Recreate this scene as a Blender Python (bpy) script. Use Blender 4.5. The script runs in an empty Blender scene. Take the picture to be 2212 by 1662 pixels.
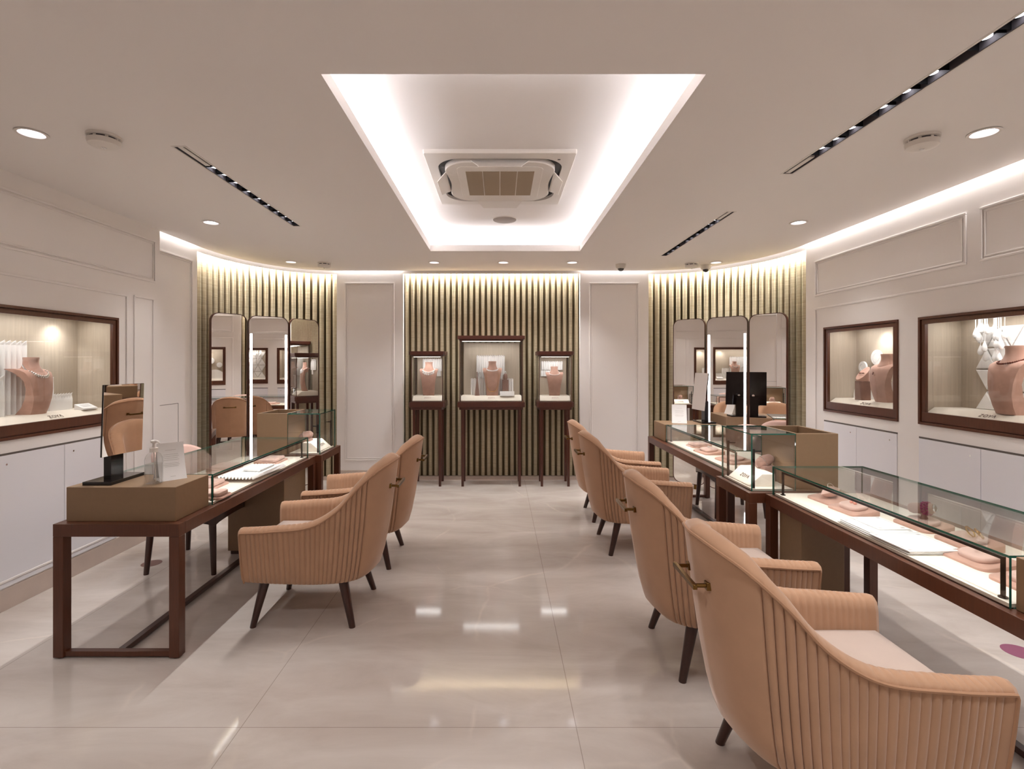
import bpy, bmesh, math, random
from mathutils import Vector, Matrix
random.seed(7)
PI = math.pi
C = bpy.context.scene.collection
SC = bpy.context.scene

# ------------------------------------------------------------------ materials
def lin(c):
    r = []
    for v in c:
        v = v / 255.0
        r.append(v / 12.92 if v <= 0.04045 else ((v + 0.055) / 1.055) ** 2.4)
    return (r[0], r[1], r[2], 1.0)

def newmat(name):
    m = bpy.data.materials.new(name)
    m.use_nodes = True
    nt = m.node_tree
    b = nt.nodes['Principled BSDF']
    return m, nt, b

def pmat(name, col, rough=0.5, metal=0.0, sheen=0.0, noise=0.0, nscale=20.0, bump=0.0, bscale=200.0, spec=0.5, coat=0.0, stretch=None):
    m, nt, b = newmat(name)
    c = lin(col)
    b.inputs['Base Color'].default_value = c
    b.inputs['Roughness'].default_value = rough
    b.inputs['Metallic'].default_value = metal
    b.inputs['Specular IOR Level'].default_value = spec
    if coat:
        b.inputs['Coat Weight'].default_value = coat
        b.inputs['Coat Roughness'].default_value = 0.08
    if sheen:
        b.inputs['Sheen Weight'].default_value = sheen
        b.inputs['Sheen Roughness'].default_value = 0.4
        b.inputs['Sheen Tint'].default_value = (.5 + c[0] * .5, .5 + c[1] * .5, .5 + c[2] * .5, 1)
    if noise or bump:
        tc = nt.nodes.new('ShaderNodeTexCoord')
        mp = nt.nodes.new('ShaderNodeMapping')
        nt.links.new(tc.outputs['Object'], mp.inputs['Vector'])
        if stretch:
            mp.inputs['Scale'].default_value = stretch
        if noise:
            n = nt.nodes.new('ShaderNodeTexNoise')
            n.inputs['Scale'].default_value = nscale
            n.inputs['Detail'].default_value = 4
            nt.links.new(mp.outputs['Vector'], n.inputs['Vector'])
            r = nt.nodes.new('ShaderNodeValToRGB')
            r.color_ramp.elements[0].position = 0.3
            r.color_ramp.elements[1].position = 0.7
            r.color_ramp.elements[0].color = (c[0] * (1 - noise), c[1] * (1 - noise), c[2] * (1 - noise), 1)
            r.color_ramp.elements[1].color = (min(1, c[0] * (1 + noise)), min(1, c[1] * (1 + noise)), min(1, c[2] * (1 + noise)), 1)
            nt.links.new(n.outputs['Fac'], r.inputs['Fac'])
            nt.links.new(r.outputs['Color'], b.inputs['Base Color'])
        if bump:
            n2 = nt.nodes.new('ShaderNodeTexNoise')
            n2.inputs['Scale'].default_value = bscale
            nt.links.new(mp.outputs['Vector'], n2.inputs['Vector'])
            bp = nt.nodes.new('ShaderNodeBump')
            bp.inputs['Strength'].default_value = bump
            bp.inputs['Distance'].default_value = 0.002
            nt.links.new(n2.outputs['Fac'], bp.inputs['Height'])
            nt.links.new(bp.outputs['Normal'], b.inputs['Normal'])
    return m

def emat(name, col, strength):
    m, nt, b = newmat(name)
    b.inputs['Base Color'].default_value = lin(col)
    b.inputs['Emission Color'].default_value = lin(col)
    b.inputs['Emission Strength'].default_value = strength
    return m

def glassmat(name, tint, f0=0.035, refl=1.0):
    m = bpy.data.materials.new(name)
    m.use_nodes = True
    nt = m.node_tree
    nt.nodes.clear()
    out = nt.nodes.new('ShaderNodeOutputMaterial')
    mix = nt.nodes.new('ShaderNodeMixShader')
    tr = nt.nodes.new('ShaderNodeBsdfTransparent')
    gl = nt.nodes.new('ShaderNodeBsdfGlossy')
    lw = nt.nodes.new('ShaderNodeLayerWeight')
    lw.inputs['Blend'].default_value = 0.5
    pw = nt.nodes.new('ShaderNodeMath'); pw.operation = 'POWER'; pw.inputs[1].default_value = 5.0
    mu = nt.nodes.new('ShaderNodeMath'); mu.operation = 'MULTIPLY_ADD'
    mu.inputs[1].default_value = (1 - f0) * refl
    mu.inputs[2].default_value = f0
    tr.inputs['Color'].default_value = lin(tint)
    gl.inputs['Roughness'].default_value = 0.0
    gl.inputs['Color'].default_value = (1, 1, 1, 1)
    nt.links.new(lw.outputs['Facing'], pw.inputs[0])
    nt.links.new(pw.outputs[0], mu.inputs[0])
    nt.links.new(mu.outputs[0], mix.inputs['Fac'])
    nt.links.new(tr.outputs[0], mix.inputs[1])
    nt.links.new(gl.outputs[0], mix.inputs[2])
    nt.links.new(mix.outputs[0], out.inputs['Surface'])
    return m

M = {}
M['wall'] = pmat('wall_paint', (238, 231, 227), 0.55, bump=0.03, bscale=400)
M['wall2'] = pmat('lacquer', (234, 231, 235), 0.25)
M['ceil'] = pmat('ceiling_paint', (238, 231, 226), 0.85)
M['base'] = pmat('skirting_marble', (198, 180, 168), 0.25, noise=0.06, nscale=6)
M['wood'] = pmat('walnut', (88, 47, 28), 0.34, noise=0.14, nscale=8, stretch=(14, 14, 1.2), coat=0.06)
M['wooddark'] = pmat('dark_walnut', (58, 28, 18), 0.3, noise=0.15, nscale=8, stretch=(12, 12, 1.5), coat=0.2)
M['mahog'] = pmat('mahogany', (78, 38, 26), 0.3, noise=0.12, nscale=8, stretch=(10, 10, 1), coat=0.2)
M['tan'] = pmat('tan_leather', (138, 110, 82), 0.5, noise=0.03, nscale=40, bump=0.08, bscale=500)
M['velvet'] = pmat('peach_velvet', (184, 144, 115), 0.85, sheen=1.0, noise=0.05, nscale=9, bump=0.06, bscale=300, spec=0.2)
M['velvet_lit'] = pmat('peach_velvet_lit', (192, 172, 160), 0.85, sheen=0.8, noise=0.04, nscale=9, bump=0.06, bscale=300, spec=0.2)  # same chair velvet, paler: the strong light on the seats put into the colour
M['piping'] = pmat('peach_piping', (174, 133, 104), 0.85, sheen=0.4, spec=0.2)
M['suede'] = pmat('rose_suede', (190, 150, 134), 0.9, sheen=0.5, noise=0.1, nscale=18, bump=0.1, bscale=250, spec=0.15)
M['suede2'] = pmat('mauve_suede', (148, 116, 104), 0.9, sheen=0.4, noise=0.12, nscale=16, bump=0.1, bscale=250, spec=0.15)
M['pink'] = pmat('pale_pink_velvet', (205, 172, 160), 0.85, sheen=0.5, noise=0.05, nscale=10, spec=0.2)
M['cream'] = pmat('cream_leather', (232, 222, 208), 0.55, noise=0.02, nscale=30)
M['olive'] = pmat('niche_lining', (188, 174, 156), 0.6, noise=0.07, nscale=5, stretch=(14, 14, 0.6))
M['white'] = pmat('white_card', (244, 242, 240), 0.6)
M['whitepl'] = pmat('white_plastic', (228, 220, 212), 0.4)
M['grill'] = pmat('grille_mesh', (156, 136, 112), 0.7)
M['dark'] = pmat('black_lacquer', (20, 13, 12), 0.12)
M['black'] = pmat('black_metal', (24, 20, 20), 0.35, metal=0.6)
M['darkgap'] = pmat('shadow_gap', (96, 86, 80), 0.6)
M['brass'] = pmat('antique_brass', (122, 92, 50), 0.28, metal=1.0)
M['gold'] = pmat('gold', (226, 180, 110), 0.15, metal=1.0)
M['silver'] = pmat('white_gold', (235, 235, 235), 0.1, metal=1.0)
M['ruby'] = pmat('purple_stone', (140, 30, 90), 0.1, spec=0.9)
M['rosest'] = pmat('rose_stone', (226, 150, 130), 0.12, spec=0.9)
M['redbead'] = pmat('dark_red_beads', (104, 42, 28), 0.2, metal=0.3)
M['diam'] = pmat('diamonds', (250, 250, 252), 0.05, spec=1.0, coat=0.6)
M['mirror'] = pmat('mirror_silver', (238, 234, 230), 0.0, metal=1.0)
M['track'] = pmat('fixture_grey', (84, 78, 82), 0.7)
M['text'] = pmat('brown_lettering', (84, 54, 40), 0.5)
M['pale_text'] = pmat('grey_print', (182, 176, 172), 0.7)
M['rose_text'] = pmat('rose_lettering', (196, 158, 150), 0.5)
M['sticker'] = pmat('purple_vinyl', (140, 78, 104), 0.5)
M['sticker2'] = pmat('brown_vinyl', (120, 86, 78), 0.5)
M['glass'] = glassmat('clear_glass', (250, 250, 249), 0.03)
M['glasstop'] = glassmat('clear_glass_top', (247, 250, 249), 0.035, 1.0)
M['gedge'] = pmat('glass_edge', (26, 98, 84), 0.1, spec=0.8)
M['bottle'] = glassmat('clear_plastic', (244, 244, 244), 0.05)
M['liquid'] = glassmat('clear_gel', (248, 248, 247), 0.02)
M['lens'] = emat('lamp_lens', (246, 248, 255), 4.0)
M['down'] = emat('downlight_lens', (238, 240, 255), 2.6)
M['led'] = emat('led_diffuser', (246, 246, 255), 5.5)
M['ledsoft'] = emat('case_led', (255, 246, 236), 1.6)
M['camhouse'] = pmat('camera_housing', (206, 198, 188), 0.4)
M['matblack'] = pmat('matt_black', (20, 18, 20), 0.8, spec=0.2)
M['dome'] = pmat('smoked_dome', (40, 34, 32), 0.08, spec=0.7)
M['speaker'] = pmat('speaker_grille', (150, 136, 126), 0.8)

def floor_material():
    m, nt, b = newmat('floor_marble')
    tc = nt.nodes.new('ShaderNodeTexCoord')
    sep = nt.nodes.new('ShaderNodeSeparateXYZ')
    nt.links.new(tc.outputs['Object'], sep.inputs[0])
    # warped coordinates for soft veins
    n0 = nt.nodes.new('ShaderNodeTexNoise'); n0.inputs['Scale'].default_value = 1.3; n0.inputs['Detail'].default_value = 5
    nt.links.new(tc.outputs['Object'], n0.inputs['Vector'])
    mapp = nt.nodes.new('ShaderNodeMapping'); mapp.inputs['Rotation'].default_value = (0, 0, 0.35); mapp.inputs['Scale'].default_value = (0.7, 2.0, 1)
    nt.links.new(tc.outputs['Object'], mapp.inputs['Vector'])
    n1 = nt.nodes.new('ShaderNodeTexNoise'); n1.inputs['Scale'].default_value = 1.8; n1.inputs['Detail'].default_value = 9; n1.inputs['Roughness'].default_value = 0.62
    n1.inputs['Distortion'].default_value = 0.6
    nt.links.new(mapp.outputs['Vector'], n1.inputs['Vector'])
    ramp = nt.nodes.new('ShaderNodeValToRGB')
    ramp.color_ramp.elements[0].position = 0.3; ramp.color_ramp.elements[0].color = lin((184, 171, 161))
    ramp.color_ramp.elements[1].position = 0.72; ramp.color_ramp.elements[1].color = lin((208, 198, 190))
    nt.links.new(n1.outputs['Fac'], ramp.inputs['Fac'])
    # thin pale veins
    vo = nt.nodes.new('ShaderNodeTexVoronoi'); vo.feature = 'DISTANCE_TO_EDGE'; vo.inputs['Scale'].default_value = 1.15
    mixv = nt.nodes.new('ShaderNodeMix'); mixv.data_type = 'VECTOR'; mixv.inputs[0].default_value = 0.25
    nt.links.new(tc.outputs['Object'], mixv.inputs[4]); nt.links.new(n0.outputs['Color'], mixv.inputs[5])
    nt.links.new(mixv.outputs[1], vo.inputs['Vector'])
    vr = nt.nodes.new('ShaderNodeValToRGB')
    vr.color_ramp.elements[0].position = 0.0; vr.color_ramp.elements[0].color = (1, 1, 1, 1)
    vr.color_ramp.elements[1].position = 0.012; vr.color_ramp.elements[1].color = (0, 0, 0, 1)
    nt.links.new(vo.outputs['Distance'], vr.inputs['Fac'])
    n3 = nt.nodes.new('ShaderNodeTexNoise'); n3.inputs['Scale'].default_value = 2.2
    nt.links.new(tc.outputs['Object'], n3.inputs['Vector'])
    mm = nt.nodes.new('ShaderNodeMath'); mm.operation = 'MULTIPLY'
    nt.links.new(vr.outputs['Color'], mm.inputs[0])
    r3 = nt.nodes.new('ShaderNodeValToRGB'); r3.color_ramp.elements[0].position = 0.45; r3.color_ramp.elements[1].position = 0.7
    r3.color_ramp.elements[1].color = (0.5, 0.5, 0.5, 1)
    nt.links.new(n3.outputs['Fac'], r3.inputs['Fac']); nt.links.new(r3.outputs['Color'], mm.inputs[1])
    mx = nt.nodes.new('ShaderNodeMix'); mx.data_type = 'RGBA'
    nt.links.new(mm.outputs[0], mx.inputs[0]); nt.links.new(ramp.outputs['Color'], mx.inputs[6]); mx.inputs[7].default_value = lin((230, 216, 202))
    # joints between the big slabs
    def joint(sock, off, size):
        a = nt.nodes.new('ShaderNodeMath'); a.operation = 'SUBTRACT'; a.inputs[1].default_value = off
        nt.links.new(sock, a.inputs[0])
        p = nt.nodes.new('ShaderNodeMath'); p.operation = 'PINGPONG'; p.inputs[1].default_value = size / 2
        nt.links.new(a.outputs[0], p.inputs[0])
        l = nt.nodes.new('ShaderNodeMath'); l.operation = 'LESS_THAN'; l.inputs[1].default_value = 0.0016
        nt.links.new(p.outputs[0], l.inputs[0])
        return l.outputs[0]
    jx = joint(sep.outputs[0], -1.066, 1.38); jy = joint(sep.outputs[1], 2.077, 2.76)
    jm = nt.nodes.new('ShaderNodeMath'); jm.operation = 'MAXIMUM'
    nt.links.new(jx, jm.inputs[0]); nt.links.new(jy, jm.inputs[1])
    js = nt.nodes.new('ShaderNodeMath'); js.operation = 'MULTIPLY'; js.inputs[1].default_value = 0.55
    nt.links.new(jm.outputs[0], js.inputs[0])
    mj = nt.nodes.new('ShaderNodeMix'); mj.data_type = 'RGBA'
    nt.links.new(js.outputs[0], mj.inputs[0]); nt.links.new(mx.outputs[2], mj.inputs[6]); mj.inputs[7].default_value = lin((120, 100, 86))
    nt.links.new(mj.outputs[2], b.inputs['Base Color'])
    b.inputs['Roughness'].default_value = 0.07
    b.inputs['Specular IOR Level'].default_value = 0.38
    return m
M['floor'] = floor_material()

def fabric_material():
    m, nt, b = newmat('slat_fabric')
    tc = nt.nodes.new('ShaderNodeTexCoord')
    mp = nt.nodes.new('ShaderNodeMapping'); mp.inputs['Scale'].default_value = (3, 3, 90)
    nt.links.new(tc.outputs['Object'], mp.inputs['Vector'])
    n = nt.nodes.new('ShaderNodeTexNoise'); n.inputs['Scale'].default_value = 2.0; n.inputs['Detail'].default_value = 5
    nt.links.new(mp.outputs['Vector'], n.inputs['Vector'])
    r = nt.nodes.new('ShaderNodeValToRGB')
    r.color_ramp.elements[0].position = 0.3; r.color_ramp.elements[0].color = lin((164, 150, 124))
    r.color_ramp.elements[1].position = 0.7; r.color_ramp.elements[1].color = lin((190, 177, 150))
    nt.links.new(n.outputs['Fac'], r.inputs['Fac']); nt.links.new(r.outputs['Color'], b.inputs['Base Color'])
    b.inputs['Roughness'].default_value = 0.75
    b.inputs['Specular IOR Level'].default_value = 0.3
    return m
M['slat'] = fabric_material()
M['slatback'] = pmat('slat_backing', (88, 74, 46), 0.8)

# ------------------------------------------------------------------ mesh helpers
class MB:
    def __init__(self):
        self.v = []; self.f = []; self.m = []
    def add(self, verts, faces, mi=0):
        o = len(self.v)
        self.v += [tuple(p) for p in verts]
        for f in faces:
            self.f.append(tuple(i + o for i in f)); self.m.append(mi)
        return self
    def box(self, x0, x1, y0, y1, z0, z1, mi=0, mat=None):
        vs = [Vector(p) for p in ((x0, y0, z0), (x1, y0, z0), (x1, y1, z0), (x0, y1, z0), (x0, y0, z1), (x1, y0, z1), (x1, y1, z1), (x0, y1, z1))]
        if mat is not None: vs = [mat @ p for p in vs]
        return self.add(vs, [(0, 3, 2, 1), (4, 5, 6, 7), (0, 1, 5, 4), (1, 2, 6, 5), (2, 3, 7, 6), (3, 0, 4, 7)], mi)
    def prism(self, poly, a, b, mi=0, mat=None, axis='z'):
        n = len(poly)
        def P(p, h):
            if axis == 'z': q = Vector((p[0], p[1], h))
            elif axis == 'y': q = Vector((p[0], h, p[1]))
            else: q = Vector((h, p[0], p[1]))
            return mat @ q if mat is not None else q
        vs = [P(p, a) for p in poly] + [P(p, b) for p in poly]
        fs = [tuple(reversed(range(n))), tuple(range(n, 2 * n))]
        fs += [(i, (i + 1) % n, n + (i + 1) % n, n + i) for i in range(n)]
        return self.add(vs, fs, mi)
    def rings(self, rings, closed=True, cap=True, mi=0):
        n = len(rings[0]); vs = [p for r in rings for p in r]; fs = []
        for k in range(len(rings) - 1):
            for i in range(n if closed else n - 1):
                j = (i + 1) % n
                fs.append((k * n + i, k * n + j, (k + 1) * n + j, (k + 1) * n + i))
        if cap and closed:
            fs.append(tuple(reversed(range(n)))); fs.append(tuple(range((len(rings) - 1) * n, len(rings) * n)))
        return self.add(vs, fs, mi)
    def lathe(self, prof, n=24, center=(0, 0, 0), mi=0, mat=None, cap=True):
        rs = []
        for r, z in prof:
            ring = []
            for k in range(n):
                a = 2 * PI * k / n
                p = Vector((center[0] + r * math.cos(a), center[1] + r * math.sin(a), center[2] + z))
                ring.append(mat @ p if mat is not None else p)
            rs.append(ring)
        return self.rings(rs, True, cap, mi)
    def tube(self, path, r, n=8, mi=0, closed=False):
        path = [Vector(p) for p in path]; rs = []; L = len(path)
        up = None
        for i, p in enumerate(path):
            if closed: d = path[(i + 1) % L] - path[i - 1]
            else: d = path[min(i + 1, L - 1)] - path[max(i - 1, 0)]
            d.normalize()
            if up is None:
                up = Vector((0, 0, 1)) if abs(d.z) < 0.9 else Vector((1, 0, 0))
            up = (up - d * up.dot(d)); up.normalize()
            s = d.cross(up)
            rr = r[i] if isinstance(r, (list, tuple)) else r
            rs.append([p + (up * math.cos(2 * PI * k / n) + s * math.sin(2 * PI * k / n)) * rr for k in range(n)])
        if closed:
            rs.append(rs[0]); return self.rings(rs, True, False, mi)
        return self.rings(rs, True, True, mi)
    def ball(self, c, r, n=8, mi=0, sc=(1, 1, 1)):
        m = n // 2 + 1; rs = []
        for i in range(m + 1):
            t = PI * i / m
            rr = max(math.sin(t), 0.02) * r
            rs.append([Vector((c[0] + rr * math.cos(2 * PI * k / n) * sc[0], c[1] + rr * math.sin(2 * PI * k / n) * sc[1], c[2] - math.cos(t) * r * sc[2])) for k in range(n)])
        return self.rings(rs, True, True, mi)
    def torus(self, R, r, n=24, k=8, mat=None, mi=0, sc=1.0):
        path = [Vector((R * math.cos(2 * PI * i / n), R * sc * math.sin(2 * PI * i / n), 0)) for i in range(n)]
        if mat is not None: path = [mat @ p for p in path]
        return self.tube(path, r, k, mi, True)
    def build(self, name, mats, parent=None, smooth=True, bevel=0.0, ang=35, seg=2):
        me = bpy.data.meshes.new(name)
        me.from_pydata(self.v, [], self.f)
        if not isinstance(mats, (list, tuple)): mats = [mats]
        for mt in mats: me.materials.append(mt)
        if len(mats) > 1:
            me.polygons.foreach_set('material_index', self.m)
        bm = bmesh.new(); bm.from_mesh(me)
        bmesh.ops.recalc_face_normals(bm, faces=bm.faces)
        bm.to_mesh(me); bm.free()
        if smooth:
            me.polygons.foreach_set('use_smooth', [True] * len(me.polygons))
            me.set_sharp_from_angle(angle=math.radians(ang))
        o = bpy.data.objects.new(name, me)
        C.objects.link(o)
        if parent is not None: o.parent = parent
        if bevel:
            bv = o.modifiers.new('soft_edges', 'BEVEL'); bv.width = bevel; bv.segments = seg; bv.limit_method = 'ANGLE'; bv.angle_limit = math.radians(40)
            bv.harden_normals = False
        return o

def tag(o, label, cat, group=None):
    o['label'] = label; o['category'] = cat
    if group: o['group'] = group
    return o
def thing(name, label, cat, loc=(0, 0, 0), rz=0.0, group=None):
    o = bpy.data.objects.new(name, None); C.objects.link(o)
    o.empty_display_size = 0.1
    o.location = loc; o.rotation_euler = (0, 0, rz)
    return tag(o, label, cat, group)
def struct(o):
    o['kind'] = 'structure'; return o
def sempty(name):
    o = bpy.data.objects.new(name, None); C.objects.link(o); o['kind'] = 'structure'; return o
def dup(root, loc, rz, label, group=None):
    r = root.copy(); C.objects.link(r); r.location = loc; r.rotation_euler = (0, 0, rz)
    r['label'] = label
    if group: r['group'] = group
    for ch in list(root.children):
        c = ch.copy(); C.objects.link(c); c.parent = r
        for g in list(ch.children):
            d = g.copy(); C.objects.link(d); d.parent = c
    return r
def rrect(w, h, r, n=6, cx=0, cy=0):
    pts = []
    for (sx, sy, a0) in ((1, 1, 0), (-1, 1, 90), (-1, -1, 180), (1, -1, 270)):
        for k in range(n + 1):
            a = math.radians(a0 + 90 * k / n)
            pts.append((cx + sx * (w / 2 - r) + r * math.cos(a), cy + sy * (h / 2 - r) + r * math.sin(a)))
    return pts
def area(name, loc, size, sizey, power, rot=(0, 0, 0), col=(1, 1, 1), parent=None, spread=180):
    l = bpy.data.lights.new(name, 'AREA'); l.shape = 'RECTANGLE'; l.size = size; l.size_y = sizey; l.energy = power; l.color = col
    l.spread = math.radians(spread)
    o = bpy.data.objects.new(name, l); C.objects.link(o); o.location = loc; o.rotation_euler = rot
    if parent is not None: o.parent = parent
    return o
def spot(name, loc, power, target, cone=70, blend=0.7, rad=0.02, col=(1, 1, 1), parent=None):
    l = bpy.data.lights.new(name, 'SPOT'); l.energy = power; l.spot_size = math.radians(cone); l.spot_blend = blend; l.shadow_soft_size = rad; l.color = col
    o = bpy.data.objects.new(name, l); C.objects.link(o); o.location = loc
    d = Vector(target) - Vector(loc)
    o.rotation_euler = d.to_track_quat('-Z', 'Y').to_euler()
    if parent is not None: o.parent = parent
    return o

# lettering seen on the display sills: strokes in a unit box, laid on a plane by a matrix
def letters(mb, mat, h, mi=0, th=0.0012, wgt=0.13):
    def stroke(a, b, w):
        a = Vector((a[0], a[1])); b = Vector((b[0], b[1])); d = (b - a).normalized(); n = Vector((-d.y, d.x)) * w / 2
        poly = [(a - n), (b - n), (b + n), (a + n)]
        mb.prism([(p.x * h, p.y * h) for p in poly], 0, th, mi, mat)
    x = -1.95
    for a, b in (((0.05, .94), (.75, .94)), ((.75, .97), (.05, .03)), ((.05, .06), (.75, .06))): stroke((x + a[0], a[1]), (x + b[0], b[1]), wgt)
    x += 1.55; N = 18
    for k in range(N):
        a0 = 2 * PI * k / N; a1 = 2 * PI * (k + 1) / N
        stroke((x + .02 + .46 * math.cos(a0), .5 + .46 * math.sin(a0)), (x + .02 + .46 * math.cos(a1), .5 + .46 * math.sin(a1)), wgt)
    x += .72
    for a, b in (((0, 1), (.4, .45)), ((.8, 1), (.4, .45)), ((.4, .47), (.4, 0))): stroke((x + a[0], a[1]), (x + b[0], b[1]), wgt)
    x += 1.0
    for a, b in (((.12, .18), (.42, .98)), ((.40, 1), (.82, 0))): stroke((x + a[0], a[1]), (x + b[0], b[1]), wgt)

def basis(origin, ux, uy):
    ux = Vector(ux).normalized(); uy = Vector(uy); uy = (uy - ux * uy.dot(ux)).normalized(); uz = ux.cross(uy)
    m = Matrix.Identity(4)
    for i in range(3):
        m[i][0] = ux[i]; m[i][1] = uy[i]; m[i][2] = uz[i]; m[i][3] = origin[i]
    return m

# ------------------------------------------------------------------ camera
cam = bpy.data.cameras.new('camera'); co = bpy.data.objects.new('camera', cam); C.objects.link(co)
co.location = (0, 0, 1.5); co.rotation_euler = (PI / 2, 0, 0)
cam.sensor_fit = 'HORIZONTAL'; cam.sensor_width = 36.0; cam.lens = 1090 / 2212 * 36.0
cam.shift_x = (1106 - 1080) / 2212; cam.shift_y = -(831 - 785) / 2212
cam.clip_start = 0.05
SC.camera = co

# ------------------------------------------------------------------ room shell
H = 2.672; TOP = 2.96; YF = -2.4
XL, XL2, XR, YB = -3.0, -3.06, 3.05, 6.43
LC = (-2.08, 5.10, 0.98, 1.33)     # curved corner beside the far end, on the window-less side
RC = (1.894, 5.03, 1.156, 1.40)
SX0, SX1 = -1.233, 1.02            # slatted bay in the end wall

struct(MB().box(-3.5, 3.5, YF - .1, 6.75, -0.1, 0.0).build('floor', M['floor'], smooth=False))

def wall_with_holes(name, x0, x1, y0, y1, holes):
    """wall slab between x0 and x1 with rectangular openings (ya, yb, za, zb)"""
    mb = MB(); y = y0
    for (ya, yb, za, zb) in sorted(holes):
        mb.box(x0, x1, y, ya, 0, TOP)
        mb.box(x0, x1, ya, yb, 0, za); mb.box(x0, x1, ya, yb, zb, TOP)
        y = yb
    mb.box(x0, x1, y, y1, 0, TOP)
    return struct(mb.build(name, M['wall'], smooth=False))

WL = (2.05, 3.96, 1.03, 1.855)
WR1 = (3.86, 4.745, 1.052, 1.835)
WR2 = (1.77, 3.67, 1.058, 1.833)
wall_with_holes('wall_left', -3.42, XL, YF, 4.45, [WL])
struct(MB().box(-3.42, XL2, 4.45, LC[1], 0, TOP).build('wall_left_recess', M['wall'], smooth=False))
wall_with_holes('wall_right', XR, 3.47, YF, RC[1], [WR1, WR2])
mb = MB()
mb.box(LC[0], SX0, YB, 6.62, 0, TOP); mb.box(SX1, RC[0], YB, 6.62, 0, TOP); mb.box(SX0, SX1, YB, YB + .014, 2.641, TOP)
struct(mb.build('wall_back', M['wall'], smooth=False))
struct(MB().box(-3.5, 3.5, YF - .1, YF, 0, TOP).build('wall_front', M['wall'], smooth=False))

def arc(cfg, side, off, n=28):
    """points of the curved corner pushed off outwards, from the end wall round to the side wall"""
    cx, cy, a, b = cfg
    return [(cx + side * (a + off) * math.sin(PI / 2 * k / n), cy + (b + off) * math.cos(PI / 2 * k / n)) for k in range(n + 1)]
def strip(mb, pts, z0, z1, mi=0):
    vs = [(p[0], p[1], z0) for p in pts] + [(p[0], p[1], z1) for p in pts]; n = len(pts)
    mb.add(vs, [(i, i + 1, n + i + 1, n + i) for i in range(n - 1)], mi)
# the pelmet over the curved slats
for nm, cfg, s in (('wall_corner_left', LC, -1), ('wall_corner_right', RC, 1)):
    mb = MB(); pin = arc(cfg, s, 0); pout = arc(cfg, s, .014)
    strip(mb, pin, 2.634, TOP); strip(mb, pout, 2.634, TOP)
    n = len(pin)
    mb.add([(p[0], p[1], 2.634) for p in pin] + [(p[0], p[1], 2.634) for p in pout], [(i, i + 1, n + i + 1, n + i) for i in range(n - 1)])
    # outer shell so that the corner is closed behind the slats
    strip(mb, arc(cfg, s, .20), 0, TOP)
    struct(mb.build(nm, M['wall'], ang=50))

# ceiling: one outline, openings for the tray, the lamps and the linear spot fixtures
TR = (-0.725, 0.835, 2.045, 5.27)
DOWN = [(-2.385, 2.57), (-2.405, 4.2), (-2.415, 5.83), (-0.763, 5.86), (0.04, 5.86), (0.839, 5.86), (2.51, 5.86), (2.485, 4.2), (2.46, 2.565)]
TRACKS = [(-1.735, 2.73, 4.31, [3.074, 3.19, 3.327, 3.497, 3.649, 3.796, 3.96, 4.094, 4.226]),
          (1.785, 3.9, 5.50, [4.20, 4.317, 4.435, 4.624, 4.766, 4.876, 5.13, 5.28, 5.42]),
          (1.775, 1.50, 3.116, [2.795, 2.68, 2.555, 2.346, 2.213, 2.074, 1.846, 1.726, 1.60])]
def ceiling():
    bm = bmesh.new(); es = []
    def loop(pts):
        vs = [bm.verts.new((p[0], p[1], H)) for p in pts]
        for i in range(len(vs)): es.append(bm.edges.new((vs[i], vs[(i + 1) % len(vs)])))
    outl = [(-3.02, YF)] + [(3.01, YF)] + list(reversed(arc(RC, 1, -.04, 20))) + arc(LC, -1, -.04, 20)
    loop(outl)
    loop([(TR[0], TR[2]), (TR[1], TR[2]), (TR[1], TR[3]), (TR[0], TR[3])])
    for (x, y) in DOWN: loop([(x + .058 * math.cos(2 * PI * k / 20), y + .058 * math.sin(2 * PI * k / 20)) for k in range(20)])
    for (x, a, b, ls) in TRACKS: loop([(x - .03, a), (x + .03, a), (x + .03, b), (x - .03, b)])
    bmesh.ops.triangle_fill(bm, use_beauty=True, use_dissolve=False, edges=es)
    for f in bm.faces:
        if f.normal.z > 0: f.normal_flip()
    # outer rim, so the floating edge has thickness
    n = len(outl)
    a = [bm.verts.new((p[0], p[1], H)) for p in outl]; b = [bm.verts.new((p[0], p[1], H + .03)) for p in outl]
    for i in range(n): bm.faces.new((a[i], a[(i + 1) % n], b[(i + 1) % n], b[i]))
    me = bpy.data.meshes.new('ceiling'); bm.to_mesh(me); bm.free(); me.materials.append(M['ceil'])
    o = bpy.data.objects.new('ceiling', me); C.objects.link(o); struct(o)
    struct(MB().box(-3.6, 3.6, YF - .2, 6.8, TOP, TOP + .05).build('ceiling_slab', M['ceil'], smooth=False))
ceiling()
# raised tray: lip, ledge, upstand and the upper ceiling
G = 0.13; ZU = 2.885; LIP = 2.737
def tray():
    x0, x1, y0, y1 = TR; mb = MB()
    inn = [(x0, y0), (x1, y0), (x1, y1), (x0, y1)]; out = [(x0 - G, y0 - G), (x1 + G, y0 - G), (x1 + G, y1 + G), (x0 - G, y1 + G)]
    lip2 = [(x0 - .015, y0 - .015), (x1 + .015, y0 - .015), (x1 + .015, y1 + .015), (x0 - .015, y1 + .015)]
    lv = [[(p[0], p[1], H) for p in inn], [(p[0], p[1], LIP) for p in inn], [(p[0], p[1], LIP) for p in lip2], [(p[0], p[1], H + .02) for p in lip2], [(p[0], p[1], H + .02) for p in out], [(p[0], p[1], ZU) for p in out]]
    mb.rings(lv, True, False)
    n = len(mb.v); mb.add([(p[0], p[1], ZU) for p in out], [(0, 1, 2, 3)])
    return struct(mb.build('ceiling_tray', M['ceil'], smooth=False))
tray()
cy = (TR[2] + TR[3]) / 2; cx = (TR[0] + TR[1]) / 2; LY = TR[3] - TR[2]; LX = TR[1] - TR[0]
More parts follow.
